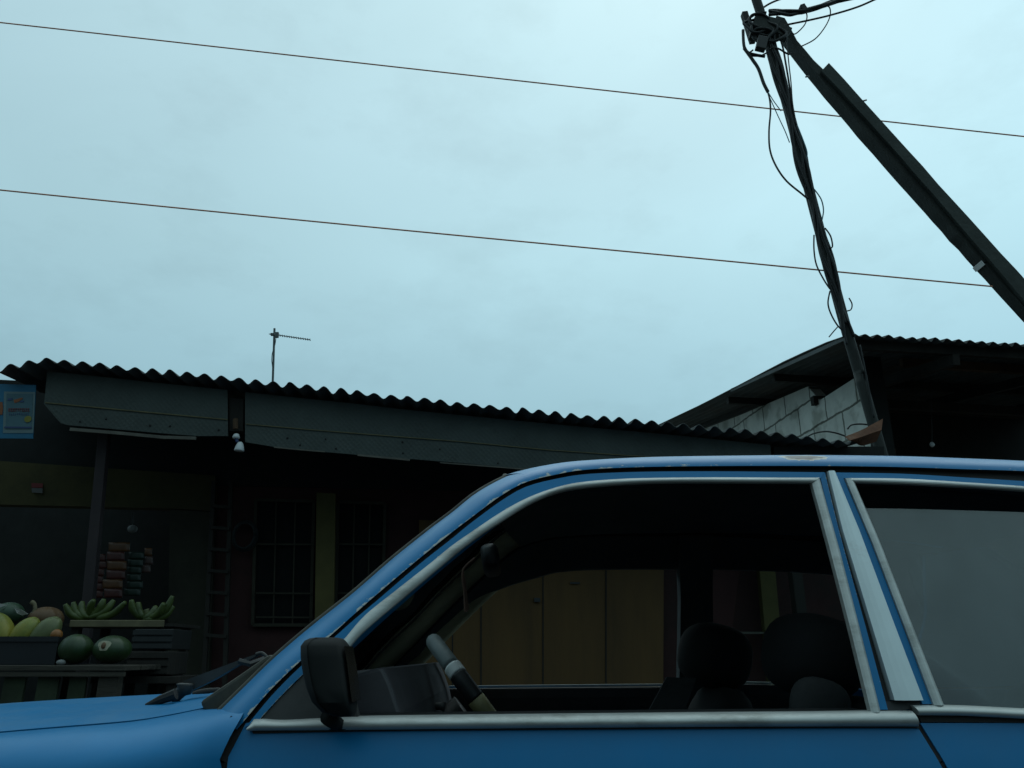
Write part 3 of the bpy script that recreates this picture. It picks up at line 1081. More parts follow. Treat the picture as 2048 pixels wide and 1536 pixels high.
papaya(-2, 1256, 4.22, 0.062, 0.105, R(125), 'papaya', 'bright yellow streaked papaya at the left edge of the black crate')
papaya(52, 1262, 4.22, 0.055, 0.09, R(60), 'papaya', 'yellow green papaya in the middle of the black crate')
papaya(94, 1262, 4.24, 0.058, 0.095, R(55), 'papaya_pale', 'pale green striped papaya at the right end of the black crate')
o = MB().ellipsoid(on_y(18, 1228, 4.36), [(0.075, 0, 0), (0, 0.07, 0), (0, 0, 0.06)], 20, 12).build('squash', M['melon_dark'], None, smooth=True)
tag(o, 'dark green squash behind the yellow streaked papaya', 'squash')
gd = thing('brown_pumpkin', 'brown pumpkin with a curled dry stem behind the papayas', 'pumpkin', on_y(92, 1240, 4.4))
MB().ellipsoid(on_y(92, 1238, 4.4), [(0.085, 0, 0), (0, 0.08, 0), (0, 0, 0.062)], 36, 14, lambda th, ph: 1 + 0.05 * math.cos(9 * ph) * math.sin(th)).build('body', M['brown_gourd'], gd, smooth=True)
MB().tube(spline([on_y(66, 1232, 4.36), on_y(70, 1220, 4.36), on_y(69, 1209, 4.36), on_y(63, 1204, 4.36)], 4), [0.012] * 4 + [0.010] * 5 + [0.012] * 4, 8).build('stem', M['stem'], gd, smooth=True)
for i, (poly, lab) in enumerate([([(-6, 1206), (14, 1210), (6, 1218), (0, 1224), (-8, 1222)], 'crumpled white paper scrap at the far left above the papayas'),
                                 ([(29, 1216), (42, 1219), (56, 1228), (44, 1231), (34, 1226)], 'white paper scrap beside the pumpkin stem')]):
    pts = [on_y(x, y, 4.30 + 0.012 * math.sin(k * 2.1 + i)) for k, (x, y) in enumerate(poly)]
    tag(MB().prism(pts, (0, 0.004, 0)).build('paper_scrap', M['paper']), lab, 'paper', 'paper scraps on the stall')
o = MB().ellipsoid(on_y(113, 1270, 4.16), [(0.028, 0, 0), (0, 0.028, 0), (0, 0, 0.028)], 16, 10).build('orange', M['orange'], None, smooth=True)
tag(o, 'small orange fruit at the right corner of the black crate', 'orange')


def melon(px, py, Y, rx, rz, label, spot=None):
    c = on_y(px, py, Y)
    t = thing('green_melon', label, 'melon', c - V((0, 0, rz)), 'melons on the table')
    MB().ellipsoid(c, [(rx, 0, 0), (0, rx, 0), (0, 0, rz)], 40, 16, lambda th, ph: 1 + 0.018 * math.cos(10 * ph) * math.sin(th)).build('rind', M['melon'], t, smooth=True)
    if spot:
        d = (on_y(*spot, Y - rx) - c).normalized()
        a = d.cross(V((0, 0, 1))).normalized()
        b = a.cross(d)
        sp_ = MB()
        vs = [c + (d + (a * math.cos(q) * (0.36 + 0.08 * math.sin(3 * q)) + b * math.sin(q) * (0.34 + 0.07 * math.cos(2 * q)))).normalized() * (rx * 1.01) for q in [2 * math.pi * k / 18 for k in range(18)]]
        sp_.add(vs + [c + d * rx * 1.03], [(k, (k + 1) % 18, 18) for k in range(18)])
        sp_.build('pale_spot', M['melon_spot'], t, smooth=True)
        MB().ellipsoid(c + d * rx * 1.03, [a * 0.012, b * 0.016, d * 0.006], 10, 6).build('stalk_scar', M['brown_gourd'], t, smooth=True)


melon(152, 1298, 4.13, 0.078, 0.070, 'plain green melon on the table next to the black crate')
melon(225, 1299, 4.13, 0.088, 0.066, 'green melon with a pale bare spot, rightmost on the plank table', (207, 1291))
o = MB().ellipsoid(on_y(122, 1325, 4.06), [(0.022, 0, 0), (0, 0.02, 0), (0, 0, 0.014)], 10, 6).build('garlic_bulb', M['pale_box'], None, smooth=True)
tag(o, 'small whitish bulb of garlic at the table edge before the melons', 'garlic')

# banana rack
bz = on_y(234, 1241, 4.42).z
bx0, bx1 = on_y(140, 1248, 4.42).x, on_y(328, 1248, 4.42).x
rkb = thing('display_shelf', 'raised wooden display shelf with a pale front rim holding green bananas', 'shelf', ((bx0 + bx1) / 2, 4.6, 0))
MB().box(((bx0 + bx1) / 2, 4.62, bz - 0.022), ((bx1 - bx0) / 2 + .05, 0, 0), (0, 0.19, 0), (0, 0, 0.008)).build('board', M['wood_dark'], rkb)
MB().box(((bx0 + bx1) / 2, 4.42, bz - 0.016), ((bx1 - bx0) / 2, 0, 0), (0, 0.008, 0), (0, 0, 0.018)).build('front_rim', mat('pale bamboo rim', (0.14, 0.12, 0.065), 0.8, var=0.3, scale=8), rkb, bevel=0.004)
for x in (bx0 + .02, bx1 - .02):
    for y in (4.46, 4.78):
        MB().box((x, y, (bz - 0.032) / 2), (0.02, 0, 0), (0, 0.02, 0), (0, 0, (bz - 0.032) / 2)).build('leg', M['wood_dark'], rkb)


def bananas(root_px, tips, Y, label):
    c = on_y(*root_px, Y)
    t = thing('banana_bunch', label, 'bananas', c, 'green banana bunches on the shelf')
    MB().tube(spline([c + V((0, 0, 0.05)), c + V((0.008, 0, 0.02)), c], 4), 0.016, 8).build('stalk', M['banana_stem'], t, smooth=True)
    for k, (tx, ty, bend) in enumerate(tips):
        tip = on_y(tx, ty, Y - 0.05 + 0.03 * (k % 3))
        base = c + V((0, -0.012 * (k % 3), 0))
        mid = (base + tip) / 2
        perp = (tip - base).cross(V((0, 1, 0))).normalized()
        pts = spline([base, base.lerp(tip, 0.3) + perp * bend * 0.8, base.lerp(tip, 0.65) + perp * bend, tip], 5)
        n = len(pts)
        rs = [0.007 + 0.0135 * min(1, 4.2 * (i / (n - 1))) * (1 if i < n * 0.75 else 1 - 0.75 * ((i / (n - 1)) - 0.75) / 0.25) for i in range(n)]
        MB().tube(pts, rs, 8).build('banana', M['banana'], t, smooth=True)


bananas((182, 1236), [(130, 1208, 0.03), (147, 1204, 0.028), (165, 1203, 0.02), (188, 1200, 0.012), (208, 1198, -0.012), (228, 1200, -0.02), (251, 1204, -0.03)], 4.55, 'wide bunch of green bananas on the left half of the shelf')
bananas((290, 1238), [(263, 1200, 0.02), (277, 1204, 0.012), (312, 1212, -0.015), (328, 1206, -0.025), (345, 1192, -0.035), (347, 1212, -0.03)], 4.55, 'bunch of green bananas on the right half of the shelf, one finger pointing up')

for i, (poly, Y, mk, lab) in enumerate([([(268, 1258), (346, 1258), (343, 1299), (270, 1299)], 4.40, 'crate_grey', 'grey plastic crate under the right end of the banana shelf'),
                                        ([(258, 1303), (338, 1303), (334, 1350), (262, 1350)], 4.36, 'wood_dark', 'dark wooden crate below the grey plastic crate')]):
    a = [on_y(x, y, Y) for x, y in poly]
    t = thing('stacked_crate', lab, 'crate', (a[2] + a[3]) / 2, 'crates under the shelf')
    w = a[1].x - a[0].x
    z1, z0 = a[0].z, a[3].z
    MB().box((a[0].x + w / 2, Y + 0.14, (z0 + z1) / 2), (w / 2, 0, 0), (0, 0.13, 0), (0, 0, (z1 - z0) / 2)).build('shell', M[mk], t, bevel=0.004)
    for q in range(3):
        z = z0 + (z1 - z0) * (q + 0.5) / 3
        MB().box((a[0].x + w / 2, Y + 0.004, z), (w / 2 + 0.003, 0, 0), (0, 0.004, 0), (0, 0, (z1 - z0) / 9)).build('slat', M[mk], t)
a = on_y(300, 1350, 4.5)
t = thing('low_bench', 'low dark bench under the stacked crates at the end of the plank table', 'bench', (a.x, 4.5, 0))
MB().box((a.x, 4.52, a.z - 0.02), (0.22, 0, 0), (0, 0.2, 0), (0, 0, 0.016)).build('seat', M['wood_dark'], t)
for x in (-0.18, 0.18):
    for y in (4.36, 4.68):
        MB().box((a.x + x, y, (a.z - 0.038) / 2), (0.02, 0, 0), (0, 0.02, 0), (0, 0, (a.z - 0.038) / 2)).build('leg', M['wood_dark'], t)

# ------------------------------------------------------------------ TV antenna on the shop roof
an = thing('tv_antenna', 'thin television antenna on a mast standing on the shop roof', 'antenna', on_y(545, 800, 6.2))
AY = 6.2
MB().tube([on_y(544, 815, AY), on_y(545, 780, AY), on_y(549, 657, AY)], 0.0095, 8).build('mast', M['galv'], an)
MB().box(on_y(554, 670, AY - 0.02), (0.014, 0, 0), (0, 0.012, 0), (0, 0, 0.024)).build('junction_box', M['galv'], an, bevel=0.003)
bm_ = MB().tube([on_y(538, 668, AY), on_y(552, 669.5, AY), on_y(620, 679.5, AY)], 0.0035, 6)
bm_.build('boom', M['galv'], an)
em = MB()
for k in range(14):
    t = k / 13
    c = on_y(560 + 60 * t, 671 + 8.6 * t, AY)
    em.tube([c + V((0, -0.02, -0.001)), c + V((0, 0.02, 0.001))], 0.0025, 5)
    em.tube([c + V((0, 0, -0.010)), c + V((0, 0, 0.010))], 0.0025, 5)
em.build('director_rod', M['galv'], an)
MB().box(on_y(546, 669, AY), (0.018, 0, 0), (0, 0.014, 0), (0, 0, 0.009)).build('clamp', M['galv'], an)
MB().tube(spline([on_y(552, 676, AY), on_y(550, 690, AY), on_y(545, 705, AY), on_y(543.5, 720, AY), on_y(545, 737, AY), on_y(545.5, 765, AY), on_y(543, 785, AY), on_y(542, 800, AY)], 5), 0.003, 5).build('cable', M['cable'], an)

# ------------------------------------------------------------------ house on the right
HC = on_y(1702, 671, 6.2)


def H(px, py, d):
    return on_plane(px, py, HC + VD * d, VD)


HE = H(2048, 692, 0)
hsl = (HE.z - HC.z) / (HE - HC).dot(UD)


def Hs(px, py, u):
    return on_plane(px, py, HC + UD * u, UD)


prof = [(0.0, 0.0)]
for x, y in [(1640, 692), (1560, 729), (1480, 771), (1400, 812), (1304, 857)]:
    p = Hs(x, y, 0)
    prof.append(((p - HC).dot(VD), p.z - HC.z))
dmax = prof[-1][0]


def hz(d):
    for (a, za), (b, zb) in zip(prof, prof[1:]):
        if d <= b:
            return za + (zb - za) * (d - a) / (b - a)
    return prof[-1][1]


house = thing('block_house', 'unfinished pale block house with sagging corrugated roof on the right', 'house', HC + UD * 2 + VD * 2 - V((0, 0, HC.z)))


def hroof_pos(u, d, w):
    p = HC + UD * u + VD * d
    return V((p.x, p.y, HC.z + hsl * u + hz(d) + w))


v_, f_ = corrugated(hroof_pos, 0.0, 4.2, 0, dmax, 0.104, 0.0165, nd=14)
hroof = obj('roof', v_, f_, M['zinc'], house, smooth=True)
for d, mk in ((0.12, 'wood_dark'), (0.75, 'wood_brown'), (1.7, 'wood_dark'), (3.0, 'wood_dark')):
    mb = MB()
    u0 = 0.08 if mk == 'wood_dark' else 0.9
    mb.bar(hroof_pos(u0, d, -0.06), hroof_pos(4.1, d, -0.06), 0.05, 0.08)
    mb.build('purlin', M[mk], hroof)
for u in (0.95, 2.1, 3.2):
    mb = MB()
    mb.bar(hroof_pos(u, 0.06, -0.15), hroof_pos(u, 2.2, -0.15), 0.06, 0.09)
    mb.build('rafter', M['wood_dark'], hroof)
MB().bar(hroof_pos(0.012, 0.02, 0.004), hroof_pos(0.012, dmax * 0.45, 0.004), 0.012, 0.035).build('verge_strip', M['zinc_pale'], hroof)
# side gable wall of blocks, top edge follows the roof
WU = 0.52
rows_t, uvs = [], []
d0w = (Hs(1738, 845, WU) - HC).dot(VD)
nst = 24
top, bot = [], []
for k in range(nst + 1):
    d = d0w + (dmax - 0.15 - d0w) * k / nst
    p = HC + UD * WU + VD * d
    step = math.floor((d - d0w) / 0.6)
    ztop = HC.z + hsl * WU + hz(d) - 0.10
    # stepped block tops near the porch end
    if d < d0w + 0.95:
        ztop = min(ztop, HC.z + hz(d0w + 0.95) - 0.32)
    top.append(V((p.x, p.y, ztop)))
    bot.append(V((p.x, p.y, 0)))
v, f = grid([bot, top], UD * 0.12)
uv = []
for p in v:
    uv.append((-(p - HC).dot(VD) + 0.33, p.z + 0.02))
q0 = HC + UD * (WU + 0.06) + VD * (d0w - 0.06)
MB().bar(V((q0.x, q0.y, 0)), V((q0.x, q0.y, HC.z + hz(d0w) - 0.06)), 0.16, 0.11, up=VD).build('corner_post', M['dark_board'], house)
gw = obj('gable_wall', v, f, M['block'], house, uvs=uv)
# dark beam end resting in the notch of the wall
MB().bar(HC + UD * (WU - 0.05) + VD * (d0w + 0.9) + V((0, 0, hz(d0w + 0.9) - 0.30)), HC + UD * 3.0 + VD * (d0w + 0.9) + V((0, 0, hz(d0w + 0.9) - 0.30 + hsl * 2.6)), 0.07, 0.09).build('tie_beam', M['wood_dark'], house)
fw = MB()
ft_ = [hroof_pos(0.78 + 3.4 * k / 8, 3.2, -0.02) for k in range(9)]
fw.prism([V((ft_[0].x, ft_[0].y, 0))] + ft_ + [V((ft_[-1].x, ft_[-1].y, 0))], VD * 0.12)
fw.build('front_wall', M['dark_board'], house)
mb = MB()
p = H(2300, 900, 0.2)
mb.bar(V((p.x, p.y, 0)), p + V((0, 0, 0.95)), 0.09, 0.09)
mb.build('porch_post', M['wood_dark'], house)
MB().prism([H(x, y, 1.6) for x, y in [(1700, 893), (1792, 897), (1792, 925), (1700, 925)]], VD * 0.05).build('porch_board', M['wood_brown'], house)
MB().prism([H(x, y, 1.5) for x, y in [(1845, 906), (2010, 914), (2010, 918), (1845, 910)]], VD * 0.03).build('porch_rail', M['olive_wall'], house)
MB().box(H(1882, 729, 0.55), UD * 0.028, VD * 0.02, V((0, 0, 0.045))).build('rafter_block', M['wood'], house)
pb = thing('porch_bulb', 'small pale bulb hanging in the dark porch of the block house', 'lamp', H(1864, 890, 1.0))
MB().ellipsoid(H(1864, 889, 1.0), [(0.022, 0, 0), (0, 0.022, 0), (0, 0, 0.026)], 14, 8).build('globe', M['bulb'], pb, smooth=True)
MB().tube([H(1864, 884, 1.0), H(1862, 760, 1.0)], 0.003, 5).build('flex', M['cable'], pb)

# rusty flashing at the end of the shop roof
rs_ = MB()
P1 = [(1690, 874), (1716, 864), (1765, 838), (1763, 862)]
top = [S(x, y, -0.02) for x, y in [(1690, 873), (1718, 862), (1742, 850), (1766, 837)]]
mid = [S(x, y, -0.05) for x, y in [(1699, 881), (1722, 874), (1744, 866), (1763, 860)]]
low = [S(x, y, 0.02) for x, y in [(1706, 882), (1722, 891), (1738, 888), (1753, 883)]]
v, f = grid([spline(top, 4), spline(mid, 4), spline(low, 4)], VD * 0.004)
tag(obj('metal_flashing', v, f, M['rust']), 'bent rusty metal flashing at the right end of the shop roof', 'flashing')
wl = MB()
wl.tube(spline([S(1608, 878, 0.35), S(1625, 868, 0.35), S(1650, 863, 0.35), S(1672, 866, 0.35), S(1690, 872, 0.35)], 5), 0.006, 6)
tag(wl.build('loose_wire', M['cable'], smooth=True), 'thin wire arching low across the foot of the block wall', 'wire', 'loose wires by the block wall')
wl = MB()
wl.tube(spline([S(1695, 858, 0.4), S(1703, 850, 0.4), S(1722, 848, 0.4), S(1740, 850, 0.4)], 5), 0.006, 6)
tag(wl.build('loose_wire', M['cable'], smooth=True), 'short wire end sticking out just above the rusty flashing', 'wire', 'loose wires by the block wall')

# ------------------------------------------------------------------ utility pole with its cables
PY = 5.62


def Pp(x, y, dy=0.0):
    return on_y(x, y, PY + dy)


pole = thing('utility_pole', 'leaning thin utility pole wrapped in drooping black cables', 'utility pole', (3.05, PY, 0))
axis_px = [(1512, -2), (1532, 60), (1552, 130), (1579, 228), (1608, 340), (1638, 456), (1664, 553), (1690, 650), (1717, 742), (1742, 832)]
apts = [Pp(*a) for a in axis_px]
dirn = (apts[-1] - apts[-3]).normalized()
foot = apts[-1] + dirn * (apts[-1].z / -dirn.z)
topd = (apts[0] - apts[1]).normalized()
MB().tube(spline([apts[0] + topd * 0.9] + apts + [foot], 4), 0.040, 12).build('shaft', M['wood_pole'], pole, smooth=True)


def ax(t):
    """pixel on the pole axis at image row t"""
    for (x0, y0), (x1, y1) in zip(axis_px, axis_px[1:]):
        if t <= y1:
            return x0 + (x1 - x0) * (t - y0) / (y1 - y0)
    return axis_px[-1][0]


# cables running down the pole, tied every so often
for j, (off, amp, ph, r_) in enumerate([(-8, 4, 0.3, .012), (-4, 5, 1.7, .010), (6, 4, 2.9, .012), (9, 3, 4.1, .010), (3, 5, 5.2, .011), (-3, 6, 0.9, .009)]):
    pts = []
    y = 55 + 8 * j
    while y <= (690 if j % 2 else 660):
        tie = abs(math.sin(y / 42.0 + 0.4 * j))
        pts.append(Pp(ax(y) + off * (0.75 + 0.35 * tie) + amp * math.sin(y / 31.0 + ph), y, -0.045 - 0.008 * (j % 3)))
        y += 18
    MB().tube(spline(pts, 3), r_, 6).build('running_cable', M['cable'], pole, smooth=True)
loops = [([(1489, 92), (1502, 118), (1517, 140), (1528, 168), (1538, 192), (1541, 222), (1538, 262), (1540, 300), (1552, 332), (1573, 362), (1604, 388), (1616, 398)], .0075, 'cable'),
         ([(1486, 60), (1488, 92), (1496, 105), (1512, 110), (1530, 113)], .013, 'cable'),
         ([(1488, 96), (1504, 118), (1517, 138), (1527, 166), (1536, 184)], .014, 'cable'),
         ([(1536, 184), (1548, 203), (1562, 222)], .004, 'cable_blue'),
         ([(1538, 192), (1556, 232), (1570, 262), (1579, 285)], .004, 'cable_blue'),
         ([(1594, 250), (1606, 280), (1614, 305), (1612, 325)], .005, 'cable_blue'),
         ([(1628, 378), (1642, 398), (1647, 420), (1644, 440)], .005, 'cable_blue'),
         ([(1650, 456), (1661, 472), (1665, 492), (1660, 497)], .006, 'cable'),
         ([(1628, 470), (1628, 500), (1633, 530), (1648, 560), (1660, 578)], .006, 'cable'),
         ([(1660, 582), (1656, 606), (1662, 628), (1676, 652), (1692, 666)], .006, 'cable'),
         ([(1677, 652), (1668, 662), (1658, 674)], .005, 'cable'),
         ([(1694, 622), (1702, 619), (1704, 608), (1698, 596)], .005, 'cable'),
         ([(1545, 62), (1552, 92), (1560, 120), (1570, 160), (1583, 205), (1590, 240)], .009, 'cable'),
         ([(1558, 70), (1566, 96), (1571, 124), (1577, 160), (1583, 200), (1588, 232)], .008, 'cable'),
         ([(1572, 70), (1575, 100), (1578, 130), (1582, 165), (1585, 205), (1592, 250)], .005, 'cable'),
         ([(1541, 96), (1556, 97), (1576, 108), (1583, 106)], .008, 'cable'),
         ([(1506, 100), (1496, 110), (1518, 112), (1533, 106)], .007, 'cable'),
         ([(1720, 690), (1728, 730), (1738, 780), (1748, 836)], .006, 'cable')]
for k, (pts, r_, mk) in enumerate(loops):
    MB().tube(spline([Pp(x, y, -0.05 - 0.006 * (k % 4)) for x, y in pts], 5), r_, 6).build('hanging_cable', M[mk], pole, smooth=True)
rnd = random.Random(4)
for k in range(8):
    cx, cy = 1520 + rnd.uniform(-8, 30), 55 + rnd.uniform(-16, 24)
    a0 = rnd.uniform(0, 6)
    pts = [Pp(cx + (20 + rnd.uniform(-4, 8)) * math.cos(a0 + q * 0.8), cy + (14 + rnd.uniform(-3, 6)) * math.sin(a0 + q * 0.8), -0.06 + 0.02 * math.cos(q)) for q in range(8)]
    MB().tube(spline(pts, 4), 0.010 + 0.004 * rnd.random(), 6).build('coiled_cable', M['cable'], pole, smooth=True)
MB().box(Pp(1523, 88, -0.10), V((0.040, 0, -0.012)), (0, 0.03, 0), V((0.018, 0, 0.062))).build('junction_box', M['grey_plastic'], pole, bevel=0.006)
MB().box(Pp(1530, 52, -0.03), V((0.10, 0, -0.03)), (0, 0.04, 0), V((0.02, 0, 0.075))).build('cross_block', M['wood_pole'], pole, bevel=0.006)
MB().box(Pp(1556, 62, -0.01), V((0.085, 0, -0.05)), (0, 0.04, 0), V((0.03, 0, 0.05))).build('clamp_plate', M['wood_pole'], pole, bevel=0.006)
MB().box(Pp(1512, 64, -0.02), V((0.05, 0, -0.01)), (0, 0.04, 0), V((0.015, 0, 0.07))).build('clamp_plate', M['wood_pole'], pole, bevel=0.006)
sbm = MB()
sbm.bar(Pp(1488, 27, 0.05), Pp(1506, 84, 0.05), 0.05, 0.06, up=V((0, 1, 0)))
sbm.build('peg', M['wood_pole'], pole, bevel=0.003)

# raking timber stay
stay = thing('timber_stay', 'thick raking timber stay with a plank nailed along it, propping the pole', 'timber stay', (6.4, PY + 0.12, 0))
SY = 0.10


def lerp2(a, b, t):
    return (a[0] + (b[0] - a[0]) * t, a[1] + (b[1] - a[1]) * t)


def wavy_slab(edge_a, edge_b, dy, depth, n=26, wob=1.2, back=True):
    ra, rb = px_curve(edge_a, n, False), px_curve(edge_b, n, False)
    A = [Pp(x + wob * rnd.uniform(-1, 1) * 0.7, y + wob * rnd.uniform(-1, 1), dy + (depth if back else 0)) - V((0, depth if back else 0, 0)) for x, y in ra]
    B = [Pp(x + wob * rnd.uniform(-1, 1) * 0.7, y + wob * rnd.uniform(-1, 1), dy) for x, y in rb]
    return grid([A, B], (0, depth, 0))


# each length stops at the saw cut near the bottom of the frame
v, f = wavy_slab([(1544, 52), (1571, 101), (1615, 155), (1683, 238), (1755, 321), (1867, 446), (1950, 539)], [(1570, 36), (1588, 72), (1610, 100), (1648, 142), (1768, 274), (1850, 368), (1900, 424), (1975, 524)], SY, 0.12)
obj('timber', v, f, M['wood_pole'], stay)
v, f = wavy_slab([(1951, 540.5), (1975, 566), (1983, 572), (1990, 584), (2048, 646), (2400, 1030)], [(1976.5, 525.5), (1995, 546), (2050, 604), (2420, 1005)], SY, 0.12)
obj('timber', v, f, M['wood_pole'], stay)
v, f = wavy_slab([(1643, 141), (1660, 158), (1780, 290), (1941, 474), (2048, 600), (2405, 1015)], [(1658, 125), (1728, 203), (1768, 247), (1956, 456), (2048, 557), (2440, 990)], SY - 0.035, 0.13, wob=0.9, back=False)
obj('plank', v, f, mat('greyer plank', (0.05, 0.06, 0.053), 0.8, var=0.3, scale=4, bump=0.4, dirt=(0.025, 0.03, 0.025)), stay)
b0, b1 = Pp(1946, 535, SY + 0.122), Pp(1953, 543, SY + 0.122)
MB().prism([b0, b1, b1 + V((0, -0.124, 0)), b0 + V((0, -0.124, 0))], V((-0.006, 0, -0.006))).build('sky_gap_strip', mat('pale sky gap strip', (0.8, 0.8, 0.78), 0.6, var=0.1), stay)  # pale strip added in place of sky showing through the cut
p1 = on_y(2400, 1015, PY + 0.16)
MB().bar(p1, V((p1.x + 0.75, p1.y, 0)), 0.12, 0.18, up=V((0, 1, 0))).build('foot', M['wood_pole'], stay)
for x, y in [(1614, 153), (1729, 201)]:
    MB().tube([Pp(x - 3, y + 1, SY - 0.02), Pp(x + 4, y - 1, SY - 0.02)], 0.008, 5).build('nail', M['steel'], stay)

# long span wires
p = on_y(-600, -22, 6.6)
w = MB().tube(spline([on_y(-900, -55, 6.6), on_y(0, 45, 6.6), on_y(1024, 160, 6.6), on_y(2048, 273, 6.6), on_y(3000, 374, 6.6)], 8), 0.0066, 6)
tag(w.build('span_wire', M['cable_brown'], smooth=True), 'upper thin brown wire crossing the whole sky behind the pole', 'wire', 'thin wires across the sky')
w = MB().tube(spline([on_y(-900, 287, 5.68), on_y(0, 380, 5.68), on_y(700, 450, 5.68), on_y(1400, 517, 5.68), on_y(1700, 546, 5.68), on_y(1985, 573, PY + SY + 0.01)], 8), 0.0060, 6)
tag(w.build('span_wire', M['cable_brown'], smooth=True), 'lower thin brown wire ending at the raking timber stay', 'wire', 'thin wires across the sky')

cb = thing('cable_bundle', 'twisted bundle of thick black cables leaving the pole head to the upper right', 'cables', Pp(1560, 20))
for k, (off, ph) in enumerate([(-7, 0), (-2, 1.4), (4, 2.6), (8, 3.9), (1, 5.0)]):
    pts = []
    for q in range(26):
        x = 1538 + 14 * q
        yb = 29 - 0.13 * (x - 1538) if x < 1610 else 19.6 - (x - 1610) * 0.245
        pts.append(Pp(x, yb + (off * (0.7 if x > 1580 else 1.2)) * math.cos(q * 0.55 + ph) * 0.9, -0.02 + 0.02 * math.sin(q * 0.5 + ph)))
    MB().tube(spline(pts, 3), 0.0145, 6).build('strand', M['cable'], cb, smooth=True)
MB().tube(spline([Pp(1648, 10), Pp(1659, 15), Pp(1660, 32), Pp(1650, 54), Pp(1630, 78), Pp(1602, 93)], 6), 0.0055, 6).build('drop_loop', M['cable'], cb, smooth=True)
MB().tube(spline([Pp(1612, 24), Pp(1614, 34), Pp(1609, 50), Pp(1590, 68), Pp(1580, 60), Pp(1571, 53)], 6), 0.0055, 6).build('drop_loop', M['cable'], cb, smooth=True)
MB().box(Pp(1606, 18, -0.02), V((0.02, 0, 0.008)), (0, 0.03, 0), V((-0.012, 0, 0.03))).build('clamp', M['cable'], cb, bevel=0.004)
w = MB().tube(spline([Pp(1560, 52), Pp(1576, 49), Pp(1620, 40), Pp(1662, 30), Pp(1712, 15), Pp(1752, -2), Pp(1860, -52)], 6), 0.0085, 6)
tag(w.build('service_cable', M['cable'], smooth=True), 'single black cable sagging from the pole head below the twisted bundle', 'cable', 'cables at the pole head')
w = MB().tube(spline([Pp(1524, 17), Pp(1538, 8), Pp(1556, 0), Pp(1600, -16), Pp(1700, -50)], 6), 0.0085, 6)
tag(w.build('service_cable', M['cable'], smooth=True), 'short black cable leaving the pole head above the twisted bundle', 'cable', 'cables at the pole head')

# ------------------------------------------------------------------ the blue car
CY = 2.02                                  # centre line of the car


PROF = [(0.25, 1.40), (0.32, 1.375), (0.45, 1.345), (0.60, 1.325), (0.75, 1.318), (0.855, 1.325), (0.868, 1.330), (0.880, 1.338), (0.897, 1.348), (0.915, 1.355), (0.94, 1.362)]


def ys(z, x=0.0):
    bow = 0.045 * max(0, -x - 0.35) ** 2 + 0.012 * max(0, x - 1.2) ** 2
    if z >= 0.94:
        t = z - 0.94
        return 1.362 + 0.36 * t + 0.18 * t * t + bow
    for (a, ya), (b, yb) in zip(PROF, PROF[1:]):
        if z <= b:
            return ya + (yb - ya) * max(0, (z - a) / (b - a)) + bow
    return 1.362 + bow


def C(px, py, out=0.0):
    """point of the car's side skin behind a pixel, pushed 'out' towards the street"""
    d = ray(px, py)
    t = 1.3
    for _ in range(25):
        p = O + d * t
        t += (ys(p.z, p.x) - p.y) / d.y
    p = O + d * t
    return p + V((0, -out, 0))


def mir(p):
    return V((p.x, 2 * CY - p.y, p.z))


car = thing('blue_car', 'old blue saloon car with bright window trim in the foreground', 'car', (0.3, CY, 0))


def cstrip(name, upper, lower, out, thick, m, parent, crown=0.0, n=40, rows=5, smooth=True, uv=False, mirror=False, smooth_px=True):
    ua, la = px_curve(upper, n, smooth_px), px_curve(lower, n, smooth_px)
    rws = []
    uvs = []
    for j in range(rows):
        t = j / (rows - 1)
        row = []
        for k in range(n):
            x = ua[k][0] + (la[k][0] - ua[k][0]) * t
            y = ua[k][1] + (la[k][1] - ua[k][1]) * t
            p = C(x, y, out + crown * (1 - (2 * t - 1) ** 2))
            row.append(mir(p) if mirror else p)
            uvs.append((k / (n - 1), 1 - t))
        rws.append(row)
    v, f = grid(rws, (0, -thick if mirror else thick, 0))
    return obj(name, v, f, m, parent, smooth=False, uvs=(uvs + uvs) if uv else None, bevel=0)


def autosmooth(o, ang=35):
    for p in o.data.polygons:
        p.use_smooth = True
    try:
        o.data.set_sharp_from_angle(angle=R(ang))
    except Exception:
        pass
    return o


SIL = [(424, 1438), (435, 1426), (480, 1382), (547, 1317), (623, 1252), (705, 1187), (781, 1121), (857, 1060), (905, 1024), (951, 987), (1002, 958), (1047, 940), (1103, 928.5), (1154, 923.5), (1281, 916), (1420, 913), (1600, 911), (1750, 912.5), (1850, 915), (2048, 924), (2200, 935), (2380, 955)]
GUT_U = [(476, 1458), (486, 1446), (540, 1382), (602, 1322), (668, 1266), (703, 1234), (753, 1190), (831, 1124), (898, 1070), (937, 1040), (1002, 992), (1052, 965), (1116, 949), (1174, 940), (1281, 935), (1420, 933), (1560, 932.5), (1680, 933), (1801, 935), (1921, 939), (2048, 943), (2200, 952), (2380, 972)]
GUT_L = [(484, 1464), (494, 1452), (546, 1389), (607, 1328), (673, 1271), (709, 1239), (759, 1197), (836, 1131), (903, 1078), (941, 1047), (1005, 1000), (1054, 973), (1117, 957), (1174, 948.5), (1281, 944), (1420, 943), (1560, 944), (1666, 944), (1801, 947), (1921, 954), (2048, 962), (2200, 972), (2380, 990)]
N = 110
sil, gut = px_curve(SIL, N), px_curve(GUT_U, N)
gutl = px_curve(GUT_L, N)

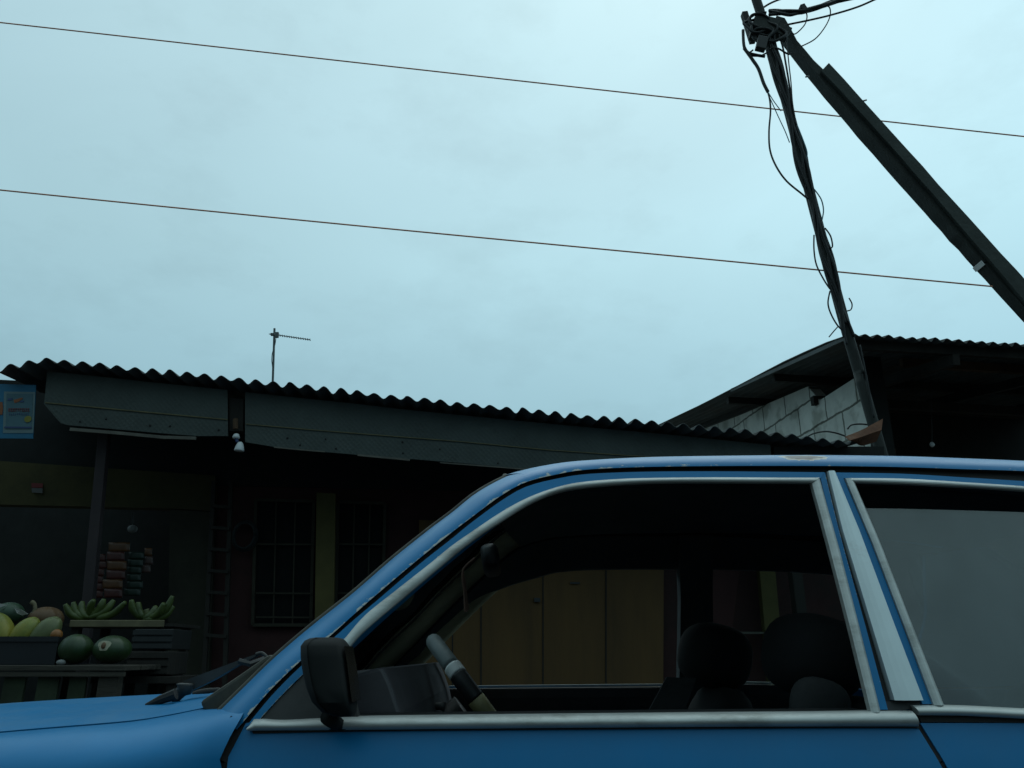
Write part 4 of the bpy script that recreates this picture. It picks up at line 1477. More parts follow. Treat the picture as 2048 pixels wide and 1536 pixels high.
sec, uvr = [], []          # cross sections from the gutter to the silhouette
for k in range(N):
    g0 = C(*gut[k], 0.004)
    roofness = min(1, max(0, (gut[k][0] - 960) / 160))
    depth = 0.085 + 0.085 * roofness
    s0 = on_y(*sil[k], g0.y + depth)
    # bezier control: bulges outwards and up
    cpt = V((s0.x * 0.52 + g0.x * 0.48, g0.y + 0.006, s0.z * 0.46 + g0.z * 0.54))
    cur = []
    for j in range(9):
        t = j / 8
        cur.append(g0 * (1 - t) ** 2 + cpt * 2 * t * (1 - t) + s0 * t * t)
    sec.append(cur)
rust_pt = on_y(1606, 914, 1.592)
M['paint_rail'] = paint('chipped blue roof rail paint', BLUE, chips=True, rust_at=rust_pt)
kr = next(k for k in range(N) if sil[k][0] > 1030)       # header: the roof panel starts here

# A pillar
rows = sec[:kr + 1]


def skin(name, sections, m, parent, extra=None, vscale=1.0, k0=0):
    nc = len(sections[0])
    vs = [p for r in sections for p in r]
    fs = [(i * nc + j, i * nc + j + 1, (i + 1) * nc + j + 1, (i + 1) * nc + j) for i in range(len(sections) - 1) for j in range(nc - 1)]
    uv = [((k0 + i) / N, min(1, j / 8)) for i in range(len(sections)) for j in range(nc)]
    return obj(name, vs, fs, m, parent, smooth=True, uvs=uv)


def close_pillar(cur):
    """turn the section into a closed-ish pillar: wrap round the front edge into the cabin"""
    s0, g0 = cur[-1], cur[0]
    inn = s0 + V((0.018, 0.028, -0.012))
    inn2 = g0 + V((0.03, 0.055, -0.02))
    return cur + [s0.lerp(inn, 0.5) + V((-0.004, 0.01, 0.002)), inn, inn2, g0 + V((0.012, 0.02, -0.012))]


skin('pillar', [close_pillar(c) for c in rows], M['paint_rail'], car)
far_p = [[mir(p) for p in c] for c in rows]
skin('pillar', far_p, M['paint'], car)
# beige inner cover of the far pillar
inner = []
for c in rows:
    row = [mir(c[-1]) + V((-0.016, 0.004, 0.006)), mir(c[-1]) + V((-0.010, -0.014, 0.002))]
    row += [mir(p) + V((0.010, -0.014, -0.010)) for p in c[-2::-2]]
    row += [mir(c[0]) + V((0.020, -0.022, -0.018)), mir(c[0]) + V((0.040, -0.016, -0.036)), mir(c[0]) + V((0.045, 0.02, -0.042))]
    inner.append(row)
v, f = grid(inner)
obj('pillar_trim', v, f, M['trim_olive'], car, smooth=True)

# roof
rsec = []
for c in sec[kr:]:
    s0 = c[-1]
    prev = c[-2]
    nxt = []
    far = [mir(p) for p in c]
    z0 = s0.z
    for q in range(1, 14):
        t = q / 14
        y = s0.y + (2 * CY - 2 * s0.y) * t
        nxt.append(V((s0.x, y, z0 + 0.026 * 4 * t * (1 - t))))
    rsec.append(c + nxt + far[::-1])
# header bows forward towards the centre line
for i in range(min(6, len(rsec))):
    wgt = (1 - i / 6)
    for p in rsec[i]:
        yy = (p.y - CY) / 0.45
        if abs(yy) < 1:
            p.x -= 0.05 * wgt * (1 - yy * yy)
            p.z -= 0.012 * wgt * (1 - yy * yy)
skin('roof', rsec, M['paint_rail'], car, k0=kr)
hl = []
for r in rsec:
    hl.append([p + V((0, 0, -0.028)) + V((0, 0.03 if p.y < CY else -0.03, 0)) for p in r[3:-3]])
v, f = grid(hl)
obj('headliner', v, f, M['headliner'], car, smooth=True)

# gutter (drip rail): dark groove along pillar and roof
gl_near = [C(*gutl[k], 0.001) for k in range(N)]
for side in (0, 1):
    rws = []
    for k in range(N):
        a = C(*gut[k], 0.003)
        b = C(*gutl[k], 0.003)
        r_ = [a + V((0, 0.001, 0)), a.lerp(b, 0.2) + V((0, 0.012, 0)), a.lerp(b, 0.8) + V((0, 0.012, 0)), b + V((0, 0.001, 0))]
        rws.append([mir(p) for p in r_] if side else r_)
    v, f = grid(rws, (0, -0.02 if side else 0.02, 0))
    obj('drip_rail', v, f, M['rubber'], car)

# windscreen between the pillars
wrow = []
for k in range(0, kr + 1):
    a, b = sec[k][-1], mir(sec[k][-1])
    a = a + V((0.004, 0.012, -0.002))
    b = b + V((0.004, -0.012, -0.002))
    wrow.append([a.lerp(b, q / 12) + V((-0.075 * (4 * (q / 12) * (1 - q / 12)) * (1 - 0.3 * k / kr), 0, 0)) for q in range(13)])
v, f = grid(wrow)
ws = obj('windscreen', v, f, M['glass'], car, smooth=True)
seal = MB()
sp_pts = [sec[k][-1] + V((-0.002, 0.016, 0.0)) for k in range(0, kr + 1)]
seal.tube(sp_pts, 0.007, 8)
seal.tube([mir(p) for p in sp_pts], 0.0085, 8)
seal.tube([p + V((-0.004, 0, 0.0)) for p in wrow[0]], 0.012, 8)
seal.build('seal', M['rubber_dusty'], ws, smooth=True)

# ---- doors: upper frames, trims
TRIM_U = [(683, 1289), (700, 1267), (734, 1229), (790, 1184), (861, 1128), (905, 1092), (951, 1060), (1002, 1026), (1052, 998.5), (1103, 979), (1154, 967), (1230, 960), (1306, 957.5), (1420, 956.5), (1560, 957), (1636, 957)]
TRIM_L = [(693, 1304), (716, 1276), (752, 1243), (806, 1198), (884, 1132), (925, 1098), (966, 1068), (1014, 1037), (1062, 1008), (1110, 988), (1160, 977.5), (1234, 970.5), (1308, 967), (1420, 966), (1560, 967), (1620, 967.5)]
BELT_T = [(500, 1452), (513, 1437), (570, 1439.5), (709, 1433.5), (1000, 1430), (1400, 1426), (1640, 1424), (1760, 1421.5), (1819, 1421)]
BELT_B = [(500, 1461), (530, 1460.5), (580, 1460), (709, 1459), (1000, 1456), (1400, 1453), (1640, 1452), (1760, 1452), (1832, 1452)]
front = obj('front_door', *MB().box((0, 0, -5), (.001, 0, 0), (0, .001, 0), (0, 0, .001)).__dict__.values(), M['paint'], car)
bpy.data.objects.remove(front)


def door_skin(name, x0f, x1f, zt, zb, m, mirror=False, n=30, nz=14, arch=None):
    """lower body skin between two x-functions of z"""
    rws = []
    for j in range(nz + 1):
        z = zt + (zb - zt) * j / nz
        row = []
        for k in range(n + 1):
            x = x0f(z) + (x1f(z) - x0f(z)) * k / n
            zz = z
            p = V((x, ys(zz, x), zz))
            row.append(mir(p) if mirror else p)
        rws.append(row)
    v, f = grid(rws, (0, -0.018 if mirror else 0.018, 0))
    return obj(name, v, f, m, car, smooth=False)


fl0, fl1 = C(477, 1466), C(439, 1536)
rl0, rl1 = C(1841, 1456), C(1889, 1530)
slope_f = (fl1.x - fl0.x) / (fl1.z - fl0.z)
slope_r = (rl1.x - rl0.x) / (rl1.z - rl0.z)


def xf(z):
    return fl0.x + 0.30 * slope_f * (z - fl0.z) if z < fl1.z else fl0.x + slope_f * (z - fl0.z)


def xr_(z):
    return rl0.x + slope_r * (z - rl0.z) if z > fl1.z - 0.06 else rl0.x + slope_r * (fl1.z - 0.06 - rl0.z)


GAP = 0.004
ZB = 0.925
fd = autosmooth(door_skin('front_door', lambda z: xf(z) + GAP, lambda z: xr_(z) - GAP, ZB, 0.28, M['paint']))
rd = autosmooth(door_skin('rear_door', lambda z: xr_(z) + GAP, lambda z: 1.78 - 0.15 * (0.92 - z), ZB, 0.28, M['paint']))
ffd = autosmooth(door_skin('front_door', lambda z: xf(z) + GAP, lambda z: xr_(z) - GAP, ZB, 0.28, M['paint'], mirror=True))
frd = autosmooth(door_skin('rear_door', lambda z: xr_(z) + GAP, lambda z: 1.78 - 0.15 * (0.92 - z), ZB, 0.28, M['paint'], mirror=True))
# dark structure seen inside the shut lines
mb = MB()
for sgn in (0, 1):
    for xa in (lambda z: xf(z), lambda z: xr_(z)):
        pts = [V((xa(z), ys(z, xa(z)) + 0.012, z)) for z in (0.3, 0.6, 0.8, 0.87, 0.925)]
        if sgn:
            pts = [mir(p) for p in pts]
        mb = MB()
        for a, b in zip(pts, pts[1:]):
            mb.bar(a, b, 0.05, 0.012, up=V((0, 1, 0)))
        mb.build('door_jamb', M['rubber'], car)


def frame_u(c, dx=0, dy=0):
    return [(x + dx, y + dy) for x, y in c]


# blue upper frame of the front door: between gutter and trim
GF = [p for p in GUT_L if p[0] <= 1570 and p[0] >= 590]
FRU = [(x, y + 0.5) for x, y in GUT_L if 488 < x < 1570] + [(1648, 945.5)]
FRL = [(510, 1450), (564, 1391), (626, 1331), (672, 1298)] + [(x, y - 0.0) for x, y in TRIM_U if x > 690 and x < 1600] + [(1640, 957.5)]
M['paint_frame'] = paint('chipped blue door frame paint', BLUE, chips=True)
cstrip('window_frame', FRU, FRL, 0.004, 0.03, M['paint_frame'], fd, n=70, uv=True)
cstrip('window_frame', FRU, [(x + 6 + 16 * max(0, 1 - abs(x - 1000) / 160), y + 10 + 62 * min(1, max(0, (x - 880) / 200))) for x, y in FRL], 0.0, 0.035, M['headliner'], ffd, n=70, mirror=True)
cstrip('window_trim', TRIM_U, TRIM_L, 0.009, 0.014, M['chrome'], fd, crown=0.005, n=70, rows=7)
# B-pillar of the front door: trim + blue frame
cstrip('window_trim', [(1618.5, 959), (1636, 1022), (1656, 1097), (1695, 1249), (1738, 1424)], [(1636.5, 959), (1653, 1020), (1675, 1097), (1714, 1250), (1757, 1424)], 0.008, 0.014, M['chrome'], fd, crown=0.005, n=24, smooth_px=False)
cstrip('window_frame', [(1637.5, 946), (1655, 1020), (1676, 1095), (1715, 1250), (1758, 1419)], [(1649, 946), (1672, 1042), (1690, 1110), (1729, 1250), (1774, 1419)], 0.003, 0.03, M['paint_frame'], fd, n=24, smooth_px=False, uv=True)
cstrip('weatherstrip', [(1650, 946), (1673, 1042), (1691, 1110), (1730, 1250), (1775, 1419)], [(1653, 946), (1681, 1062), (1699, 1122), (1739, 1250), (1784, 1408)], -0.004, 0.02, M['rubber'], fd, n=20, smooth_px=False)
cstrip('pillar_cover', [(1653, 944), (1681, 1060), (1700, 1122), (1739, 1251), (1784, 1400)], [(1666, 944), (1689, 1000), (1715, 1063), (1784, 1250), (1841, 1400)], 0.010, 0.02, M['silver'], car, crown=0.004, n=24, smooth_px=False)
cstrip('pillar_base', [(1758, 1404), (1790, 1403), (1840, 1403)], [(1764, 1422), (1800, 1421), (1838, 1416)], 0.0, 0.03, M['black_plastic'], car, n=10, smooth_px=False)
# rear door frame
cstrip('window_frame', [(1668, 946), (1716, 1063), (1786, 1250), (1843, 1408)], [(1681, 946), (1741, 1087), (1803, 1250), (1862, 1408)], 0.003, 0.03, M['paint'], rd, n=24, smooth_px=False)
cstrip('window_frame', [(1669, 945.5), (1801, 948), (1921, 955), (2048, 963), (2200, 973), (2320, 990)], [(1685, 957), (1801, 958), (1921, 965), (2048, 973.5), (2200, 985), (2320, 1003)], 0.003, 0.03, M['paint'], rd, n=30)
cstrip('window_trim', [(1690, 958), (1801, 959), (1921, 966), (2048, 974.5), (2200, 986), (2320, 1003)], [(1704, 966), (1801, 969), (1921, 975), (2048, 983), (2200, 995), (2320, 1014)], 0.009, 0.014, M['chrome'], rd, crown=0.004, n=30)
cstrip('window_trim', [(1688, 958), (1742, 1087), (1804, 1250), (1863, 1410)], [(1703, 960), (1757, 1087), (1820, 1250), (1883, 1410)], 0.008, 0.014, M['chrome'], rd, crown=0.005, n=24, smooth_px=False)
# rear quarter: C pillar
cstrip('window_trim', [(2320, 1003), (2480, 1200), (2560, 1410)], [(2345, 1003), (2505, 1200), (2590, 1410)], 0.008, 0.014, M['chrome'], rd, crown=0.004, n=16)
qa = [C(*p, 0.002) for p in px_curve([(2345, 988), (2420, 1080), (2505, 1200), (2590, 1440)], 14)]
g_end = sec[-1][0]
for side in (0, 1):
    rws = []
    for k, a in enumerate(qa):
        t = k / 13
        z = g_end.z + (0.945 - g_end.z) * t
        x = g_end.x + 0.10 + (2.02 - g_end.x) * t
        b = V((x, ys(z, x) + 0.03, z))
        row = [a.lerp(b, q / 8) for q in range(9)]
        for q, p in enumerate(row):
            p.y = ys(p.z, p.x) + 0.03 * max(0, q - 5) ** 2 / 9
        row.append(row[-1] + V((0.0, 0.05, -0.01)))
        rws.append([mir(p) for p in row] if side else row)
    v, f = grid(rws, (0, -0.02 if side else 0.02, 0))
    autosmooth(obj('quarter_panel', v, f, M['paint'], car))
# rear side glass, wound down a little
GT = [(1729, 1014), (1850, 1016), (2048, 1022), (2200, 1030), (2330, 1040)]
GB = [(1876, 1425), (1960, 1425), (2048, 1428), (2300, 1434), (2560, 1440)]
gpane = cstrip('window_glass', GT, GB, -0.012, 0.004, M['glass_side'], rd, n=30, rows=16, smooth_px=True)
autosmooth(gpane)
# belt trims
autosmooth(cstrip('belt_trim', BELT_T, BELT_B, 0.008, 0.03, M['chrome'], fd, crown=0.010, n=70, rows=9), 60)
autosmooth(cstrip('belt_trim', [(1820, 1410), (1924, 1411), (2048, 1417), (2300, 1428), (2600, 1440)], [(1834, 1430), (1924, 1431), (2048, 1437), (2300, 1449), (2600, 1462)], 0.008, 0.03, M['chrome'], rd, crown=0.008, n=40, rows=9), 60)
cstrip('belt_shadow', [(505, 1461), (709, 1459), (1000, 1456), (1400, 1453), (1640, 1452), (1835, 1452)], [(508, 1467), (709, 1463), (1000, 1460), (1400, 1457.5), (1640, 1456), (1838, 1456)], 0.004, 0.02, M['rubber'], fd, n=40)  # black strip painted as the shadow line below the front belt trim
cstrip('belt_shadow', [(1836, 1430), (2048, 1437), (2300, 1449), (2600, 1462)], [(1842, 1444), (2048, 1446), (2300, 1457), (2600, 1470)], 0.001, 0.02, M['rubber'], rd, n=30)  # black strip painted as the shadow under the rear belt trim
# upper door edge inside (rubber wiper) so that the belt has a body
cstrip('inner_ledge', [(700, 1433), (1000, 1430), (1400, 1426), (1750, 1423)], [(700, 1445), (1000, 1442), (1400, 1438), (1750, 1435)], -0.03, 0.06, M['black_plastic'], fd, n=20)
# far belt trims: thin bright line
for nm, pr, u in (('belt_trim', ffd, [(560, 1439), (709, 1433.5), (1000, 1430), (1400, 1426), (1640, 1424), (1800, 1421)]), ('belt_trim', frd, [(1840, 1412), (2048, 1417), (2300, 1428)])):
    cstrip(nm, u, [(x, y + 9) for x, y in u], 0.004, 0.012, M['chrome'], pr, n=40, mirror=True)
    cstrip('door_panel', [(x, y + 14) for x, y in u], [(x, y + 260) for x, y in u], -0.05, 0.02, M['dash'], pr, n=30, rows=8, mirror=True)
    cstrip('belt_cap', [(x, y + 10) for x, y in u], [(x, y + 15) for x, y in u], -0.035, 0.03, M['grey_plastic'], pr, n=30, rows=3, mirror=True)
# far B pillar, far rear frame
cstrip('pillar_cover', [(1535, 945), (1595, 1122), (1630, 1251), (1675, 1440)], [(1640, 945), (1690, 1087), (1750, 1250), (1810, 1440)], -0.02, 0.05, M['headliner'], car, n=20, smooth_px=False, mirror=True)
cstrip('window_frame', [(1560, 945.5), (1680, 945.5), (1921, 955), (2200, 973), (2320, 990)], [(1560, 1024), (1680, 1030), (1921, 1036), (2200, 1052), (2320, 1066)], -0.01, 0.03, M['headliner'], frd, n=20, mirror=True)
cstrip('window_glass', [(1760, 985), (1921, 990), (2200, 1010), (2320, 1030)], [(1880, 1430), (2048, 1432), (2300, 1440), (2560, 1445)], -0.01, 0.004, M['glass'], frd, n=20, mirror=True)

# front quarter sail plate
cstrip('sail_plate', [(513, 1437), (545, 1400), (605, 1330), (640, 1300), (683, 1292)], [(516, 1440), (560, 1441), (620, 1441), (690, 1437), (716, 1433)], 0.001, 0.02, M['grey_plastic'], fd, n=24, smooth_px=False, rows=6)

# wing mirror
wm = obj('wing_mirror', [(0, 0, 0)], [], M['black_plastic'], fd)
bpy.data.objects.remove(wm)


def mirror_shell():
    """housing seen edge-on: rounded front shell and the thicker rim behind"""
    mb = MB()
    ctrl = [((607, 1296), (660, 1284)), ((612, 1284), (688, 1284)), ((610, 1330), (692, 1330)), ((617, 1370), (700, 1370)), ((628, 1405), (708, 1410)), ((642, 1430), (714, 1440))]
    rows = []
    lv = [(1277, 634, 676), (1279, 622, 686), (1284, 613, 691), (1296, 608, 697), (1320, 608, 701), (1350, 612, 705), (1385, 620, 709), (1415, 631, 712), (1438, 648, 713), (1447, 668, 708)]
    nsec = 16
    for (y, xa, xb) in lv:
        y = 1277 + (y - 1277) * 0.87
        row = []
        sc_ = min(1.0, (y - 1270) / 22) if y < 1300 else (1.0 if y < 1395 else max(0.35, 1 - (y - 1395) / 45))
        wid = 0.075 * sc_
        a = C((xa + xb) / 2, y, 0.075)
        pa = on_y(xa, y, a.y)
        pb = on_y(xb, y, a.y)
        hx = (pb.x - pa.x) / 2 * 0.93
        cx = (pb.x + pa.x) / 2
        for k in range(nsec):
            an = 2 * math.pi * k / nsec
            cs, sn = math.cos(an), math.sin(an)
            e = 0.5
            xx = math.copysign(abs(cs) ** (0.62 if cs < 0 else 0.3), cs)
            yy = math.copysign(abs(sn) ** e, sn)
            row.append(V((cx + hx * xx, a.y + wid * 0.62 * yy, a.z)))
        rows.append(row)
    vs = [p for r in rows for p in r]
    fs = []
    for i in range(len(rows) - 1):
        for k in range(nsec):
            fs.append((i * nsec + k, i * nsec + (k + 1) % nsec, (i + 1) * nsec + (k + 1) % nsec, (i + 1) * nsec + k))
    fs.append(tuple(range(nsec)))
    fs.append(tuple((len(rows) - 1) * nsec + k for k in range(nsec)))
    return vs, fs, rows


v, f, mrows = mirror_shell()
wm = autosmooth(obj('wing_mirror', v, f, M['shell_dark'], car), 50)
# paler cap along the front of the housing
cap = []
for r in mrows[:9]:
    sel = [r[k] for k in (5, 6, 7, 8, 9, 10, 11)]
    c = sum(r, V()) / len(r)
    cap.append([p + (p - c).normalized() * 0.0025 for p in sel])
v, f = grid(cap)
obj('front_cap', v, f, M['cap_dark'], wm, smooth=True)
gpts = [[r[k] + V((0.002, 0, 0)) for k in (13, 14, 15, 0, 1, 2, 3)] for r in mrows[3:8]]
gq = []
for r in gpts:
    gq.append([V((max(p.x for p in r) + 0.001, r[0].y * (1 - t) + r[-1].y * t, r[0].z)) for t in (0.08, 0.35, 0.65, 0.92)])
v, f = grid(gq)
obj('mirror_glass', v, f, M['mirror'], wm)
MB().prism([C(x, y, 0.012) for x, y in [(646, 1438), (704, 1434), (714, 1444), (694, 1459), (662, 1460), (648, 1452)]], (0, 0.02, 0)).build('mount', M['shell_dark'], wm, bevel=0.004)
MB().tube([C(672, 1428, 0.06), C(676, 1442, 0.03), C(680, 1447, 0.012)], [0.012, 0.010, 0.010], 10).build('neck', M['shell_dark'], wm, smooth=True)

# ---- fenders, hood
SHUT = [(-700, 1536), (-350, 1497), (0, 1466), (100, 1457.5), (250, 1445), (330, 1433), (400, 1419)]
sh = px_curve(SHUT, 40)
shp = [on_y(x, y, 1.485 + 0.00012 * max(0, x - 150)) for x, y in sh]


def fender(mirror=False):
    secs = []
    pts = list(shp)
    # carry the fender back to the door line under the pillar
    last = pts[-1]
    ext = [V((last.x + (fl0.x - GAP - last.x) * t, last.y + (1.40 - last.y) * t, last.z + (0.945 - last.z) * t)) for t in (0.25, 0.5, 0.75, 1.0)]
    allp = pts + ext
    for i, s0 in enumerate(allp):
        x = s0.x
        zc_ = s0.z - 0.075
        row = [s0 + V((0, 0.006, -0.02)), s0 + V((0, 0.0, -0.004)), s0]
        e = V((x, ys(0.85, x), min(zc_, 0.86)))
        c1 = V((x, max(s0.y - 0.075, e.y + 0.012), s0.z + 0.004))
        c2 = V((x, e.y - 0.001, e.z + 0.045))
        for q in range(1, 9):
            t = q / 8
            row.append(s0 * (1 - t) ** 3 + c1 * 3 * t * (1 - t) ** 2 + c2 * 3 * t * t * (1 - t) + e * t ** 3)
        # wheel arch at x=-1.28
        zlow = 0.28
        dx = abs(x + 1.30)
        if dx < 0.36:
            zlow = max(zlow, 0.30 + math.sqrt(max(0, 0.36 ** 2 - dx ** 2)))
        for q in range(1, 9):
            z = e.z + (zlow - e.z) * q / 8
            row.append(V((x, ys(z, x), z)))
        if i >= len(pts):
            w_ = (i - len(pts) + 1) / 4
            for p in row[2:]:
                p.x += w_ * (xf(min(p.z, 0.93)) - GAP - fl0.x + GAP)
        secs.append([mir(p) for p in row] if mirror else row)
    v, f = grid(secs)
    return autosmooth(obj('fender', v, f, M['paint'], car), 40)


fender()
fender(True)
hrows = []
for i, s0 in enumerate(shp):
    a = s0 + V((0, 0.0125, 0.002))
    b = mir(a)
    cr_ = 0.020 + 0.030 * max(0, -0.56 - s0.x)
    row = [a + V((0, 0.004, -0.014))]
    for q in range(17):
        t = q / 16
        k = 4 * t * (1 - t)
        edge = min(1, min(t, 1 - t) / 0.05)
        row.append(a.lerp(b, t) + V((-0.03 * k if i > 34 else 0, 0, cr_ * k + 0.004 * edge)))
    row.append(b + V((0, -0.004, -0.014)))
    hrows.append(row)
v, f = grid(hrows)
autosmooth(obj('hood', v, f, M['paint_hood'], car), 50)
MB().tube([p + V((0, 0.006, -0.013)) for p in shp], 0.009, 6).build('hood_gap_shade', M['rubber'], car, smooth=True)  # black strip laid in the hood gap, standing in for its shade
# nose: grille + bumper
nx = shp[0].x
mb = MB()
mb.prism([V((nx - 0.01, 1.56, 0.45)), V((nx - 0.01, 2.48, 0.45)), V((nx - 0.02, 2.48, shp[0].z - 0.01)), V((nx - 0.02, 1.56, shp[0].z - 0.01))], (0.03, 0, 0))
mb.build('grille', M['black_plastic'], car)
mb = MB()
mb.box((nx - 0.06, CY, 0.48), (0.05, 0, 0), (0, 0.70, 0), (0, 0, 0.06))
mb.build('front_bumper', M['chrome'], car, bevel=0.02)
for y in (1.62, 2.42):
    MB().lathe((nx - 0.012, y, shp[0].z - 0.12), (-1, 0, 0), [(0.085, 0), (0.09, 0.02), (0.07, 0.035), (0.02, 0.045)], 20).build('headlight', M['white'], car, smooth=True)
# cowl between hood and windscreen
hb = hrows[-1]
w0 = wrow[0]
cw = []
for q in range(13):
    a = hb[1 + int(q / 12 * 16)] + V((0.012, 0, -0.012))
    b = w0[q] + V((-0.006, 0, -0.008))
    cw.append([a + V((0, 0, -0.02)), a, a.lerp(b, 0.5) + V((0, 0, -0.012)), b])
v, f = grid(cw)
obj('cowl', v, f, M['rubber_dusty'], car, smooth=True)
# filler at the pillar foot
mb = MB()
ft = [C(486, 1446, 0.0), C(470, 1462, 0.0), on_y(436, 1440, 1.40), on_y(408, 1418, 1.47), on_y(436, 1420, 1.47)]
MB().prism([on_y(x, y, 1.49) for x, y in [(398, 1404), (408, 1424), (434, 1432), (470, 1396), (552, 1316), (538, 1308), (478, 1350), (436, 1378)]], (0, 0.05, 0)).build('cowl_corner', M['rubber_dusty'], car, bevel=0.006)

# wipers
wp = obj('wiper', *(lambda m: (m.v, m.f))(MB().tube(spline([on_y(345, 1398, 1.74), on_y(368, 1378, 1.74), on_y(372, 1366, 1.74)], 4), [0.012] * 4 + [0.018] * 4 + [0.013], 10)), M['grey_plastic'], car, smooth=True)
ra = [on_y(366, 1362, 1.74), on_y(420, 1342, 1.74), on_y(468, 1324, 1.74), on_y(520, 1305, 1.74)]
rb = [on_y(372, 1386, 1.74), on_y(426, 1360, 1.74), on_y(472, 1333, 1.74), on_y(520, 1308, 1.74)]
v, f = grid([spline(ra, 4), spline(rb, 4)], (0, 0.02, 0))
obj('arm', v, f, M['grey_plastic'], wp)
MB().tube(spline([on_y(512, 1309, 1.74), on_y(522, 1306, 1.74), on_y(530, 1311, 1.74), on_y(535, 1318, 1.74)], 4), 0.004, 6).build('hook', M['grey_plastic'], wp, smooth=True)
MB().tube([on_y(478, 1322, 1.70), on_y(500, 1328, 1.70), on_y(528, 1318, 1.72)], 0.006, 6).build('blade_clip', M['grey_plastic'], wp)
MB().tube([on_y(292, 1411, 1.70), on_y(322, 1399, 1.70), on_y(352, 1388, 1.70)], [0.004, 0.009, 0.011], 8).build('blade', M['rubber'], wp)
wp2 = obj('wiper', *(lambda m: (m.v, m.f))(MB().tube(spline([on_y(386, 1389, 1.95), on_y(412, 1384, 1.95), on_y(440, 1381, 1.95)], 4), [0.006, 0.007, 0.008, 0.008, 0.008, 0.008, 0.007, 0.007, 0.006], 8)), M['rubber'], car, smooth=True)

# ---- cabin
# dashboard: profile swept across the car
dp = [(600, 1352), (690, 1354), (716, 1347), (760, 1334), (767, 1338), (782, 1370), (800, 1425), (820, 1536), (560, 1536)]
poly = [on_y(x, y, 1.46) for x, y in dp]
MB().prism(poly, (0, 1.12, 0)).build('dashboard', M['dash'], car, bevel=0.006)
bp_ = [on_y(x, y, 2.12) for x, y in [(770, 1350), (792, 1338), (826, 1352), (836, 1375), (846, 1440), (780, 1440)]]
MB().prism(bp_, (0, 0.36, 0)).build('instrument_cowl', M['black_plastic'], car, bevel=0.01)
# steering wheel
SWY = 2.30
tpt = on_y(868, 1284, SWY)
bpt = on_y(962, 1412, SWY)
dsw = (bpt - tpt).normalized()
rad = 0.195
ctr = tpt + dsw * rad
vd_ = (ctr - O).normalized()
yax = (vd_ - dsw * vd_.dot(dsw)).normalized()
wh = obj('steering_wheel', *(lambda m: (m.v, m.f))(MB().tube([ctr + V((-0.03, 0, -0.03)), ctr + V((-0.30, 0, -0.24))], [0.055, 0.035], 12)), M['black_plastic'], car, smooth=True)


def rim(a0, a1, r_, m, name, n=30):
    pts = [ctr + (-dsw) * rad * math.cos(a) + yax * rad * math.sin(a) for a in [a0 + (a1 - a0) * k / n for k in range(n + 1)]]
    MB().tube(pts, r_, 12).build(name, m, wh, smooth=True)


a_b = math.acos(max(-1, min(1, 1 - 0.098 / rad)))
rim(-a_b + 0.05, a_b - 0.05, 0.0215, M['wheel_cover'], 'pale_grip')
rim(a_b - 0.05, a_b + 0.09, 0.0230, M['white'], 'white_band', 6)
rim(-a_b - 0.09, -a_b + 0.05, 0.0230, M['white'], 'white_band', 6)
rim(a_b + 0.09, a_b + 0.46, 0.0225, M['black_plastic'], 'dark_grip', 16)
rim(-a_b - 0.46, -a_b - 0.09, 0.0225, M['black_plastic'], 'dark_grip', 16)
rim(a_b + 0.46, 2 * math.pi - a_b - 0.46, 0.0225, M['knob'], 'beige_grip', 22)
sp3 = MB()
for a in (math.pi, math.pi / 2 * 1.15, -math.pi / 2 * 1.15):
    q = ctr + (-dsw) * rad * math.cos(a) + yax * rad * math.sin(a)
    sp3.bar(ctr, q, 0.012, 0.035, up=V((0, 0, 1)))
sp3.build('spoke', M['black_plastic'], wh)
MB().tube([on_y(836, 1415, 2.08), on_y(880, 1412, 2.06), on_y(890, 1414, 2.06)], [0.006, 0.009, 0.012], 8).build('stalk', M['grey_plastic'], car, smooth=True)


def pad(c, hx, hy, hz_, tilt, n=18, m=12, e=0.55):
    """soft cushion: superellipsoid"""
    vs, fs = [], []
    a = V((math.cos(tilt), 0, math.sin(tilt)))
    b = V((-math.sin(tilt), 0, math.cos(tilt)))

    def sgp(x, p):
        return math.copysign(abs(x) ** p, x)
    for j in range(m + 1):
        th = -math.pi / 2 + math.pi * j / m
        for i in range(n):
            ph = 2 * math.pi * i / n
            x = hx * sgp(math.cos(th), e) * sgp(math.cos(ph), e)
            y = hy * sgp(math.cos(th), e) * sgp(math.sin(ph), e)
            z = hz_ * sgp(math.sin(th), e)
            vs.append(V(c) + a * x + V((0, y, 0)) + b * z)
    for j in range(m):
        for i in range(n):
            fs.append((j * n + i, j * n + (i + 1) % n, (j + 1) * n + (i + 1) % n, (j + 1) * n + i))
    return vs, fs


def seat(yc, hr_px, hr_size, top_px):
    hc = on_y(*hr_px, yc)
    bt = on_y(*top_px, yc)
    tl = R(-14)
    v, f = pad(bt + V((-0.02, 0, -0.36)), 0.075, 0.24, 0.36, tl, e=0.6)
    s_ = obj('seat', v, f, M['seat'], car, smooth=True)
    v, f = pad(hc, hr_size[0], 0.14, hr_size[1], tl, e=0.75)
    obj('headrest', v, f, M['seat'], s_, smooth=True)
    v, f = pad(bt + V((-0.36, 0, -0.70)), 0.26, 0.25, 0.09, 0, e=0.5)
    obj('cushion', v, f, M['seat'], s_, smooth=True)
    return s_


seat(1.74, (1622, 1312), (0.088, 0.082), (1648, 1380))
s2 = seat(2.32, (1428, 1312), (0.092, 0.085), (1400, 1362))
v, f = pad(on_y(1640, 1412, 1.60), 0.055, 0.035, 0.05, R(-14), e=0.8)
obj('side_bolster', v, f, M['seat_piping'], car, smooth=True)
